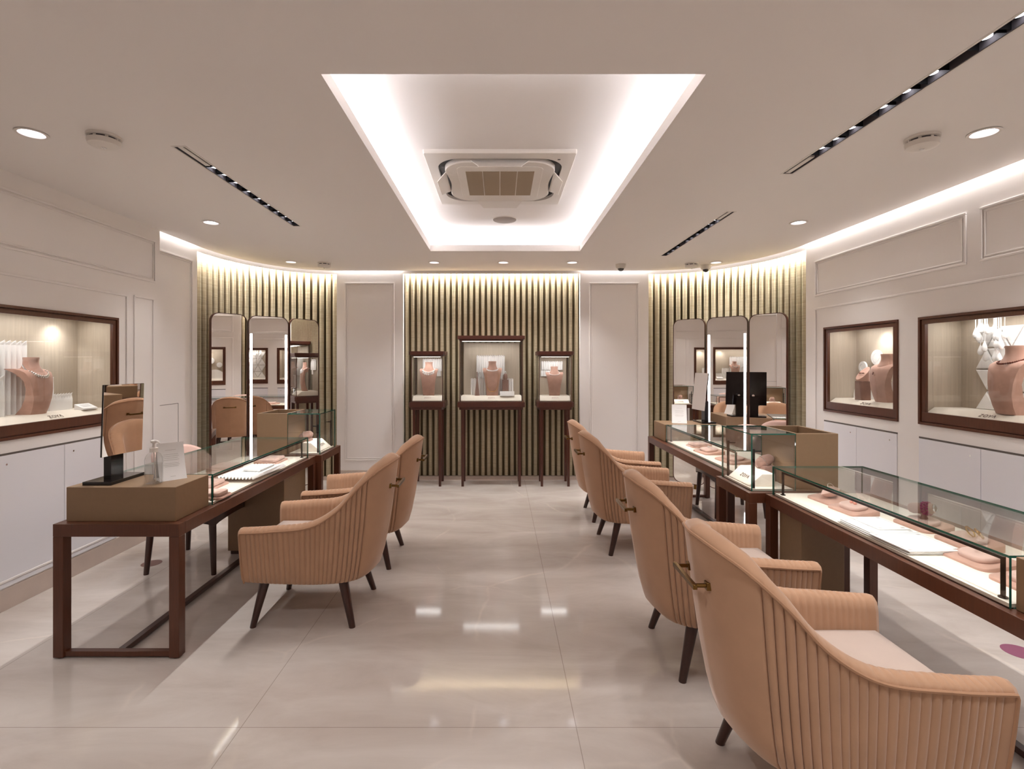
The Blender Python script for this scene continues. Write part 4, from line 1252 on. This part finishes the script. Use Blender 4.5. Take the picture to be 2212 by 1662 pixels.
# ------------------------------------------------------------------ display cabinets before the end wall
def cabinet(label, x0, x1, ztop, y0=6.10, y1=6.46):
    ox, oy = (x0 + x1) / 2, (y0 + y1) / 2; w = (x1 - x0) / 2; d = (y1 - y0) / 2
    t = thing('display_cabinet', label, 'display cabinet', (ox, oy, 0), 0, 'glass display cabinets on tall legs')
    for lx in (-w + .045, w - .045 - .034):
        for ly in (-d + .03, d - .06):
            mb = MB(); a = [(lx, ly), (lx + .034, ly), (lx + .034, ly + .034), (lx, ly + .034)]; c = (lx + .017, ly + .017)
            mb.rings([[Vector((c[0] + (p[0] - c[0]) * .85, c[1] + (p[1] - c[1]) * .85, 0)) for p in a], [Vector((p[0], p[1], .945)) for p in a]]); mb.build('leg', M['mahog'], t, smooth=False)
    def cham(W, D, c): return [(-W, -D + c), (-W + c, -D), (W - c, -D), (W, -D + c), (W, D - c), (W - c, D), (-W + c, D), (-W, D - c)]
    mb = MB(); mb.prism(cham(w - .02, d - .015, .02), .935, .965); mb.prism(cham(w, d, .02), .965, 1.025); mb.prism(cham(w - .006, d - .006, .02), 1.025, 1.034)
    mb.build('base_tray', M['mahog'], t, smooth=False, bevel=.002)
    mb = MB(); mb.prism(cham(w, d, .02), ztop - .045, ztop); mb.prism(cham(w - .02, d - .015, .02), ztop - .062, ztop - .045); mb.build('top_cap', M['mahog'], t, smooth=False, bevel=.002)
    zi, zj = 1.034, ztop - .062; g = .005; W, D = w - .026, d - .022
    for lx in (-W, W - .008):
        for ly in (-D, D - .008):
            mb = MB(); mb.box(lx, lx + .008, ly, ly + .008, zi, zj); mb.build('corner_post', M['mahog'], t, smooth=False)
    mb = MB(); pane(mb, -W + .008, W - .008, -D, -D + g, zi, zj); mb.build('front_pane', GM, t, smooth=False)
    for lx in (-W, W - g):
        mb = MB(); pane(mb, lx, lx + g, -D + .008, D - .008, zi, zj); mb.build('side_pane', GM, t, smooth=False)
    mb = MB(); mb.box(-W + .03, W - .03, D - .012, D - .002, zi, zj - .012); mb.build('back_panel', M['olive'], t, smooth=False)
    mb = MB(); mb.prism([(-D + .012, zi), (D - .014, zi), (D - .014, zi + .066), (-D + .075, zi + .066), (-D + .012, zi + .012)], -W + .012, W - .012, axis='x'); pd = mb.build('padded_floor', M['cream'], t, bevel=.006, smooth=True)
    a = Vector((0, -D + .012, zi + .012)); b = Vector((0, -D + .075, zi + .066)); v = b - a; c = a + v * .42
    m = basis((c.x, c.y - .0015, c.z + .0015), (1, 0, 0), v)
    mb = MB(); letters(mb, m, .020); mb.build('lettering', M['rose_text'], pd, smooth=False)
    mb = MB(); mb.box(-W + .03, W - .03, -D + .012, -D + .022, zj - .010, zj - .004); mb.build('light_strip', M['ledsoft'], t, smooth=False)
    area('cabinet_led', (0, -.02, zj - .006), (W - .04) * 2, .10, CAB * w * 2, (0, 0, 0), NEUT, t)
    spot('cabinet_spot', (0, -D + .03, zj - .02), CAB * .8, (0, .06, 1.25), 70, .8, .01, NEUT, t)
    return t, zi + .066, oy
CAB = 1.0
c1, zc, yc = cabinet('narrow display cabinet whose bust wears a fringe of drops', -1.105, -.668, 1.645)
c2, _, _ = cabinet('tall wide display cabinet in the middle of the slatted bay', -.516, .302, 1.835)
c3, _, _ = cabinet('narrow display cabinet whose bust wears a thin pale string', .448, .895, 1.645)
F = -PI / 2
bust('rose suede bust with a fringe necklace in a narrow display cabinet', -.885, 6.27, zc, .415, F, M['suede'], .80, .55)
necklace('necklace', 'fringe necklace of sparkling drops in a narrow display cabinet', -.885, 6.27, zc, .415, F, M['diam'], .685, .27, 17, .0085, 'fringe', .80, .55, .80, .4)
bust('rose suede bust wearing two strings in the tall middle display cabinet', -.095, 6.27, zc, .425, F, M['suede'], .82, .55)
necklace('necklace', 'pale choker on the bust in the tall middle cabinet', -.095, 6.27, zc, .425, F, M['diam'], .725, .22, 25, .0065, 'hoop', .82, .55, .80)
necklace('necklace', 'long fine string looped low on the bust in the tall middle cabinet', -.095, 6.27, zc, .425, F, M['gold'], .12, .215, 90, .0036, 'long', .82, .55, .80)
bust('smaller rose suede bust with a thin pale string in a narrow cabinet', .675, 6.26, zc, .36, F, M['suede'], .88, .55)
necklace('necklace', 'thin pale string on the smaller bust in a narrow cabinet', .675, 6.26, zc, .36, F, M['diam'], .70, .25, 31, .0042, 'bead', .88, .55, .82)
pleated('tall pleated white screen behind the bust in the middle display cabinet', -.118, 6.39, zc + .0, .36, .505, F, 13, .022, .012)
pleated('low wide pleated white screen in the middle display cabinet', -.10, 6.345, zc, .535, .215, F, 16, .022, .010)
pleated('pleated white screen hung behind the bust with the fringe necklace', -.86, 6.415, zc + .30, .245, .16, F, 9, .018, .010)
pleated('short pleated white screen hanging lowest behind the fringe necklace bust', -.775, 6.418, zc + .235, .05, .085, F, 2, .010, .006)
pleated('wide pleated white screen hung high behind the thin string bust', .66, 6.415, zc + .315, .28, .115, F, 10, .018, .010)
pleated('narrower pleated white screen hung lower behind the thin string bust', .585, 6.41, zc + .235, .13, .08, F, 5, .008, .008)
mb = MB(); mb.lathe([(.031, 0), (.029, .02), (.018, .10), (.010, .18), (.006, .245), (.007, .29), (.003, .294)], 24, center=(0, 0, 0))
o = mb.build('ring_cone', M['suede2'], None, ang=50); o.location = (-.283, 6.24, zc); tag(o, 'slender suede ring cone in the tall middle display cabinet', 'jewellery stand', )
t = thing('pendant_stand', 'suede block with rounded head behind a white card in the middle cabinet', 'jewellery stand', (.067, 6.29, zc))
mb = MB(); mb.prism(rrect(.076, .07, .006, 3), 0, .195); mb.build('block', M['suede2'], t, bevel=.002)
mb = MB(); mb.lathe([(.024, .195), (.029, .215), (.027, .25), (.016, .268), (.002, .272)], 20); mb.build('rounded_head', M['suede2'], t)
mb = MB(); mb.ball((0, 0, 0), .009, 8); mb.torus(.012, .002, 16, 6, Matrix.Translation((0, 0, -.012)) @ Matrix.Rotation(PI / 2, 4, 'X')); o = mb.build('ring', M['diam'], None); o.location = (.067, 6.285, zc + .293); tag(o, 'sparkling ring on the rounded suede head in the middle cabinet', 'ring')
mb = MB(); mb.torus(.020, .003, 20, 6, Matrix.Rotation(PI / 2, 4, 'X'), 0, 1.7); o = mb.build('earring', M['silver'], None); o.location = (-.253, 6.372, zc + .255); tag(o, 'oval silver earring hanging on the tall pleated panel', 'earring')
mb = MB(); mb.prism([(-.025, 0), (.025, 0), (.004, .055), (-.004, .055)], -.088, .088, 0, Matrix.Rotation(PI / 2, 4, 'Z'), axis='y') if False else mb.prism([(-.025, 0), (.025, 0), (.004, .056), (-.004, .056)], -.088, .088, axis='x')
o = mb.build('folded_card', M['white'], None, smooth=False); o.location = (.088, 6.19, zc); tag(o, 'blank white tent card in front of the tall middle cabinet display', 'card')

# ------------------------------------------------------------------ on the counters
# sanitiser
t = thing('pump_bottle', 'clear sanitiser pump bottle beside the tent card and upright mirror', 'bottle', (-1.835, 2.675, .861))
MB().lathe([(.034, 0), (.040, .004), (.042, .012), (.042, .125), (.039, .142), (.030, .158), (.018, .168), (.016, .178)], 32).build('body', M['bottle'], t)
MB().lathe([(.036, .004), (.038, .012), (.0385, .108), (.001, .109)], 28).build('gel', M['liquid'], t)
MB().lathe([(.019, .168), (.019, .190), (.012, .193), (.007, .194), (.006, .218), (.001, .219)], 20).build('collar', M['whitepl'], t)
mb = MB(); mb.lathe([(.006, .212), (.015, .220), (.015, .228), (.008, .233), (.001, .234)], 18); mb.tube([(0, 0, .225), (.022, -.010, .228), (.038, -.018, .224), (.044, -.021, .216)], [.006, .006, .005, .004], 10); mb.build('pump_head', M['whitepl'], t)
mb = MB(); mb.tube([(0, 0, .18), (.004, 0, .10), (.012, 0, .012)], .003, 8); mb.build('dip_tube', M['whitepl'], t)
def tent_card(label, x, y, z, w, h, rz, d=.055):
    t = thing('tent_card', label, 'card', (x, y, z), rz, 'tent cards on the counters')
    N = 10; a = []; b = []
    for sgn, ll in ((1, a), (-1, b)):
        for k in range(N + 1):
            u = k / N; ll.append((sgn * d * (1 - u) ** 1.6 * (1.0), h * u))
    path = a + list(reversed(b[:-1]))
    mb = MB(); th = .0012; vs = []; fs = []
    for (f, zz) in path: vs += [Vector((f, -w / 2, zz)), Vector((f, w / 2, zz)), Vector((f * .96 - (.0 if f > 0 else 0), -w / 2, zz - th * .6)), Vector((f * .96, w / 2, zz - th * .6))]
    for k in range(len(path) - 1):
        o = 4 * k; p = o + 4
        fs += [(o, o + 1, p + 1, p), (o + 2, p + 2, p + 3, o + 3), (o, p, p + 2, o + 2), (o + 1, o + 3, p + 3, p + 1)]
    mb.add(vs, fs); mb.add([(-d, -w / 2, 0), (d, -w / 2, 0), (d, w / 2, 0), (-d, w / 2, 0), (-d, -w / 2, .001), (d, -w / 2, .001), (d, w / 2, .001), (-d, w / 2, .001)], [(0, 1, 2, 3), (4, 5, 6, 7)])
    mb.build('sheet', M['white'], t, ang=60)
    for u, ww in ((.80, .40), (.68, .55), (.63, .6), (.58, .5), (.53, .6), (.44, .55), (.40, .6), (.36, .5), (.10, .2)):
        f = d * (1 - u) ** 1.6; f2 = d * (1 - u - .012) ** 1.6
        mb = MB(); c = Vector((f, 0, h * u)); v = Vector((f2 - f, 0, h * .012)) * -1
        v = Vector((d * (1 - u - .02) ** 1.6 - f, 0, h * .02)); m = basis((c.x, 0, c.z), (0, 1, 0), v)
        mb.box(-w * ww / 2, w * ww / 2, -.0006, .0006, .0, .0006, 0, m); mb.build('print_line', M['pale_text'], t, smooth=False)
    return t
tent_card('curved white tent card with print beside the sanitiser bottle', -1.83, 2.80, .861, .13, .198, -.72, .062)
tent_card('curved white tent card with print on the low box beside the tilted mirror', 1.925, 5.42, .861, .15, .195, -1.85)
def stand_mirror(label, x, y, rz, tilt, w, h, yaw=0.0):
    """table mirror facing local +x"""
    t = thing('table_mirror', label, 'mirror', (x, y, .861), rz, 'table mirrors')
    mb = MB(); mb.box(-.075, .075, -.125, .125, 0, .018); mb.build('base', M['dark'], t, smooth=False, bevel=.001)
    mb = MB(); mb.box(-.026, .014, -.045, .045, .018, .235); mb.build('post', M['dark'], t, smooth=False, bevel=.001)
    m = Matrix.Translation((.048, 0, .335)) @ Matrix.Rotation(yaw, 4, 'Z') @ Matrix.Rotation(tilt, 4, 'Y')
    mb = MB(); mb.box(-.008, 0, -w / 2, w / 2, -h / 2, h / 2, 0, m); pl = mb.build('plate', M['dark'], t, smooth=False)
    mb = MB(); mb.box(0, .0025, -w / 2 + .001, w / 2 - .001, -h / 2 + .001, h / 2 - .001, 0, m); mb.build('mirror_glass', M['mirror'], pl, smooth=False)
    mb = MB(); mb.lathe([(.014, -.04), (.014, -.008)], 14, mat=m @ Matrix.Translation((0, 0, -.08)) @ Matrix.Rotation(PI / 2, 4, 'Y')); mb.build('pivot', M['silver'], t)
    return t
stand_mirror('black based upright table mirror beside the sanitiser bottle', -2.105, 2.758, 0, 0.035, .25, .38, -.14)
stand_mirror('black based tilted table mirror on the low box before the triple mirror', 2.20, 5.43, PI, -.10, .28, .40, .10)

# velvet pads and jewels inside the glass cases
PADZ = ZT_ + .012
def pad(label, x, y, rz, cushion='round', w=.20, d=.165, mat='suede', h0=.010, h1=.032):
    t = thing('velvet_pad', label, 'display pad', (x, y, PADZ), rz, 'rose velvet display pads')
    mb = MB(); o = rrect(d, w, .030, 5)
    def zt(p): return h0 + (h1 - h0) * (p[0] / d + .5)
    mb.rings([[Vector((p[0], p[1], 0)) for p in o], [Vector((p[0], p[1], zt(p) - .002)) for p in o], [Vector((p[0] * .98, p[1] * .98, zt(p))) for p in o]]); mb.build('base', M[mat], t, ang=50)
    zc_ = (h0 + h1) / 2
    if cushion == 'round':
        o = rrect(d * .62, w * .66, .040, 6); sl = (h1 - h0) / d
        mb = MB(); mb.rings([[Vector((p[0] * k_, p[1] * k_, zc_ + p[0] * k_ * sl + z)) for p in o] for k_, z in ((.93, -.002), (1.0, .007), (1.0, .013), (.96, .019), (.86, .021), (.1, .0215))]); mb.build('cushion', M['pink'], t, ang=70)
    elif cushion == 'slab':
        o = rrect(d * .8, w * .8, .02, 4)
        mb = MB(); mb.rings([[Vector((p[0] * k_, p[1] * k_, zc_ + z)) for p in o] for k_, z in ((1, -.004), (1.0, .012), (.97, .016))]); mb.build('cushion', M['pink'], t, ang=60)
    elif cushion == 'pillow':
        mb = MB(); n = 10; vs = []
        q = Matrix.Translation((0, 0, zc_ + .034)) @ Matrix.Rotation(.75, 4, 'Z') @ Matrix.Rotation(-.35, 4, 'X')
        for sg in (1, -1):
            for i in range(n + 1):
                for j in range(n + 1):
                    u, v = -1 + 2 * i / n, -1 + 2 * j / n
                    vs.append(q @ Vector((u * .048 * (1 - .10 * (1 - v * v)), v * .048 * (1 - .10 * (1 - u * u)), sg * .030 * ((1 - u ** 2) * (1 - v ** 2)) ** .55)))
        L = (n + 1) ** 2; fs = []
        for i in range(n):
            for j in range(n):
                a = i * (n + 1) + j; fs.append((a, a + 1, a + n + 2, a + n + 1)); fs.append((L + a, L + a + n + 1, L + a + n + 2, L + a + 1))
        mb.add(vs, fs); mb.build('pillow', M['pink'], t, ang=60)
    return t
def ring(name, label, cat, x, y, z, metal, gem, R=.010, gr=.004, rz=0, lay=.5):
    t = thing(name, label, cat, (x, y, z), rz)
    q = Matrix.Translation((0, 0, R * .9)) @ Matrix.Rotation(PI / 2 * lay, 4, 'X')
    MB().torus(R, .0014, 22, 6, q).build('band', metal, t)
    mb = MB(); c = q @ Vector((0, R + gr * .6, 0)); mb.ball(c, gr, 8)
    for s in (-1, 1): mb.ball(q @ Vector((s * gr * 1.7, R * .85 + gr * .3, 0)), gr * .7, 8)
    mb.build('stones', gem, t)
    return t
NP = ['velvet pad with a pillow, next to the tall case with the wedge sign', 'velvet pad with pink stone earrings, just beyond the white certificates',
      'velvet pad under the purple stone bracelet, behind the certificates', 'velvet pad with gold bangles, behind the one with the diamond ring',
      'velvet pad with the diamond ring, in front of the certificates', 'velvet pad at the cut-off end of the certificates case']
B1 = [(1.925, 2.94, .10, 'pillow'), (1.915, 2.735, .1, 'round'), (2.075, 2.475, .05, 'round'), (2.075, 2.235, .0, 'round'), (1.935, 2.035, 0, 'round'), (1.905, 1.80, 0, 'round')]
for lb, (x, y, rz, cu) in zip(NP, B1): pad(lb, x, y, rz, cu)
mb = MB(); mb.torus(.030, .0022, 26, 6, Matrix.Rotation(1.0, 4, 'X') @ Matrix.Rotation(.4, 4, 'Y')); o = mb.build('bracelet', M['silver'], None); o.location = (1.935, 2.945, PADZ + .074); tag(o, 'fine bracelet round the pillow next to the tall case', 'bracelet')
mb = MB()
for s in (-1, 1): mb.ball((0, s * .014, .008), .009, 8); mb.ball((.004, s * .014, .017), .005, 8)
o = mb.build('earrings', M['rosest'], None); o.location = (1.915, 2.735, PADZ + .040); tag(o, 'pair of pink stone earrings on a pad beyond the certificates', 'earrings')
t = thing('bracelet', 'purple stone bracelet raised on a suede roll behind the certificates', 'bracelet', (2.08, 2.475, PADZ + .040))
q = Matrix.Translation((0, .0, .052)) @ Matrix.Rotation(1.35, 4, 'X') @ Matrix.Rotation(.5, 4, 'Y')
MB().lathe([(.020, -.06), (.026, -.045), (.026, .03), (.020, .04)], 18, mat=q).build('suede_roll', M['suede2'], t)
mb = MB()
for i, zz in enumerate((.0, .011, .022)):
    for a in range(12): mb.ball(q @ Vector((.028 * math.cos(a * PI / 6 + i * .26), .028 * math.sin(a * PI / 6 + i * .26), zz)), .0062, 6)
mb.build('stones', M['ruby'], t)
mb = MB(); mb.torus(.017, .004, 22, 6, q @ Matrix.Translation((0, 0, .045))); mb.build('clasp', M['silver'], t)
MB().lathe([(.02, 0), (.012, .012), (.010, .03)], 14).build('pin', M['suede2'], t)
for k, (dx, dy, lb) in enumerate(((0, 0, 'gold bangle lying foremost on its pad behind the diamond ring'), (.012, -.03, 'gold bangle lying behind another on the same velvet pad'))):
    mb = MB(); q = Matrix.Rotation(.9, 4, 'X'); mb.torus(.022, .0028, 24, 6, q)
    for a in range(3): mb.ball(q @ Vector((.024 * math.cos(1.2 + a * .35), .024 * math.sin(1.2 + a * .35), 0)), .0042, 6)
    o = mb.build('bangle', M['gold'], None); o.location = (2.075 + dx, 2.225 + dy, PADZ + .060); o.rotation_euler = (0, 0, .5 + k * .3); tag(o, lb, 'bangle', 'gold bangles')
ring('ring', 'diamond ring on a velvet pad before the certificates', 'ring', 1.935, 2.035, PADZ + .042, M['silver'], M['diam'], .011, .006, .6, .3)
ring('ring', 'gold ring on the pad at the cut-off end of the certificates case', 'ring', 1.885, 1.80, PADZ + .042, M['gold'], M['diam'], .013, .004, .2, .9)
PC = [('velvet pad farthest along the case towards the tent card', 1.915, 4.86, 'slab', .19), ('velvet pad between two others in the tent card counter case', 1.875, 4.53, 'round', .25), ('velvet pad seen through the tall corner case, closest to it', 1.905, 4.12, 'round', .28)]
for lb, x, y, cu, w in PC: pad(lb, x, y, .1, cu, w, .19)
ring('ring', 'small ring on the middle pad of the tent card counter case', 'ring', 1.875, 4.53, PADZ + .042, M['silver'], M['diam'], .010, .004, 0, .3)
ring('ring', 'small ring on the pad closest to the tall corner case', 'ring', 1.90, 4.12, PADZ + .042, M['silver'], M['diam'], .010, .004, .4, .4)
PL = [('velvet pad at the front edge right against the low box', -1.73, 3.03, 'slab', .15, PI), ('large velvet pad beside the low box, second from it', -1.90, 3.27, 'slab', .24, PI), ('velvet pad half under the pleated white tray, near its zigzag end', -1.97, 3.52, 'slab', .22, PI),
      ('velvet pad behind the pleated white tray, along the rear glass', -2.08, 3.82, 'slab', .24, PI), ('velvet pad just beyond the pleated white tray', -1.86, 4.10, 'slab', .26, PI)]
for lb, x, y, cu, w, rz in PL: pad(lb, x, y, rz, cu, w, .18)
# certificates
def sheets(x, y, z):
    t = thing('certificate_folder', 'white certificates fanned in a pile inside the picture-edge glass case', 'certificates', (x, y, z), 0)
    for k, (dx, dy, w, d, zz, rr) in enumerate(((0, .0, .232, .44, 0, 0), (.004, -.006, .230, .43, .006, .012), (.0, -.112, .236, .222, .0115, .02), (.006, .112, .225, .205, .0115, .01), (.030, .135, .150, .19, .017, .02))):
        mb = MB(); q = Matrix.Translation((dx, dy, zz)) @ Matrix.Rotation(rr, 4, 'Z'); mb.box(-w / 2, w / 2, -d / 2, d / 2, 0, .0035, 0, q)
        s = mb.build('sheet', M['white'], t, smooth=False)
        if k >= 2:
            mb = MB(); e = .012; a, b = w / 2 - e, d / 2 - e
            for (u0, u1, v0, v1) in ((-a, a, -b, -b + .002), (-a, a, b - .002, b), (-a, -a + .002, -b, b), (a - .002, a, -b, b)): mb.box(u0, u1, v0, v1, .0034, .0039, 0, q)
            for c_ in ((-1, -1), (1, 1), (-1, 1), (1, -1)): mb.box(c_[0] * (a - .01) - .008, c_[0] * (a - .01) + .008, c_[1] * (b - .008) - .005, c_[1] * (b - .008) + .005, .0034, .0038, 0, q)
            mb.build('printed_border', M['pale_text'], s, smooth=False)
sheets(1.822, 2.33, PADZ + .004)
# pleated tray on the other counter
mb = MB(); n = 11; vs = []; w = .26; L = .46
rows = []
for i in range(2 * n + 1):
    u = -w / 2 + w * i / (2 * n); zz = .016 if i % 2 else 0
    rows.append((u, zz))
a = [Vector((u, -L / 2 + (.012 if zz else 0), zz + .012)) for u, zz in rows]; b = [Vector((u, L / 2 - (.012 if zz else 0), zz + .012)) for u, zz in rows]
a2 = [p - Vector((0, 0, .003)) for p in a]; b2 = [p - Vector((0, 0, .003)) for p in b]; k = len(rows)
mb.add(a + b + a2 + b2, [(i, i + 1, k + i + 1, k + i) for i in range(k - 1)] + [(2 * k + i, 3 * k + i, 3 * k + i + 1, 2 * k + i + 1) for i in range(k - 1)] + [(i, 2 * k + i, 2 * k + i + 1, i + 1) for i in range(k - 1)] + [(k + i, k + i + 1, 3 * k + i + 1, 3 * k + i) for i in range(k - 1)] + [(0, k, 3 * k, 2 * k), (k - 1, 3 * k - 1, 4 * k - 1, 2 * k - 1)])
o = mb.build('pleated_tray', M['white'], None, smooth=False); o.location = (-1.775, 3.62, PADZ + .012); o.rotation_euler = (0, 0, -.06); tag(o, 'white zigzag pleated sheet lying in the sanitiser counter case', 'pleated sheet')
mb = MB(); mb.box(-.06, .06, -.10, .10, 0, .012); o = mb.build('blank_card', M['white'], None, smooth=False); o.location = (-1.745, 3.66, PADZ + .041); o.rotation_euler = (0, 0, -.06); tag(o, 'blank white card lying on the zigzag pleated sheet', 'card')

# stickers on the floor
def sticker(label, x, y, r, m):
    mb = MB(); mb.lathe([(r, 0), (r, .0008)], 32); o = mb.build('floor_sticker', m, None, smooth=False); o.location = (x, y, 0); tag(o, label, 'floor sticker', 'round floor stickers')
sticker('purple round sticker on the floor behind the certificates counter', 2.70, 2.62, .075, M['sticker'])
sticker('brown round sticker on the floor by the desk chair leg', -2.61, 3.78, .068, M['sticker2'])
SC.view_settings.view_transform = 'Standard'; SC.view_settings.look = 'None'; SC.view_settings.exposure = 1.08; SC.view_settings.gamma = 1.0
SC.view_settings.use_curve_mapping = False
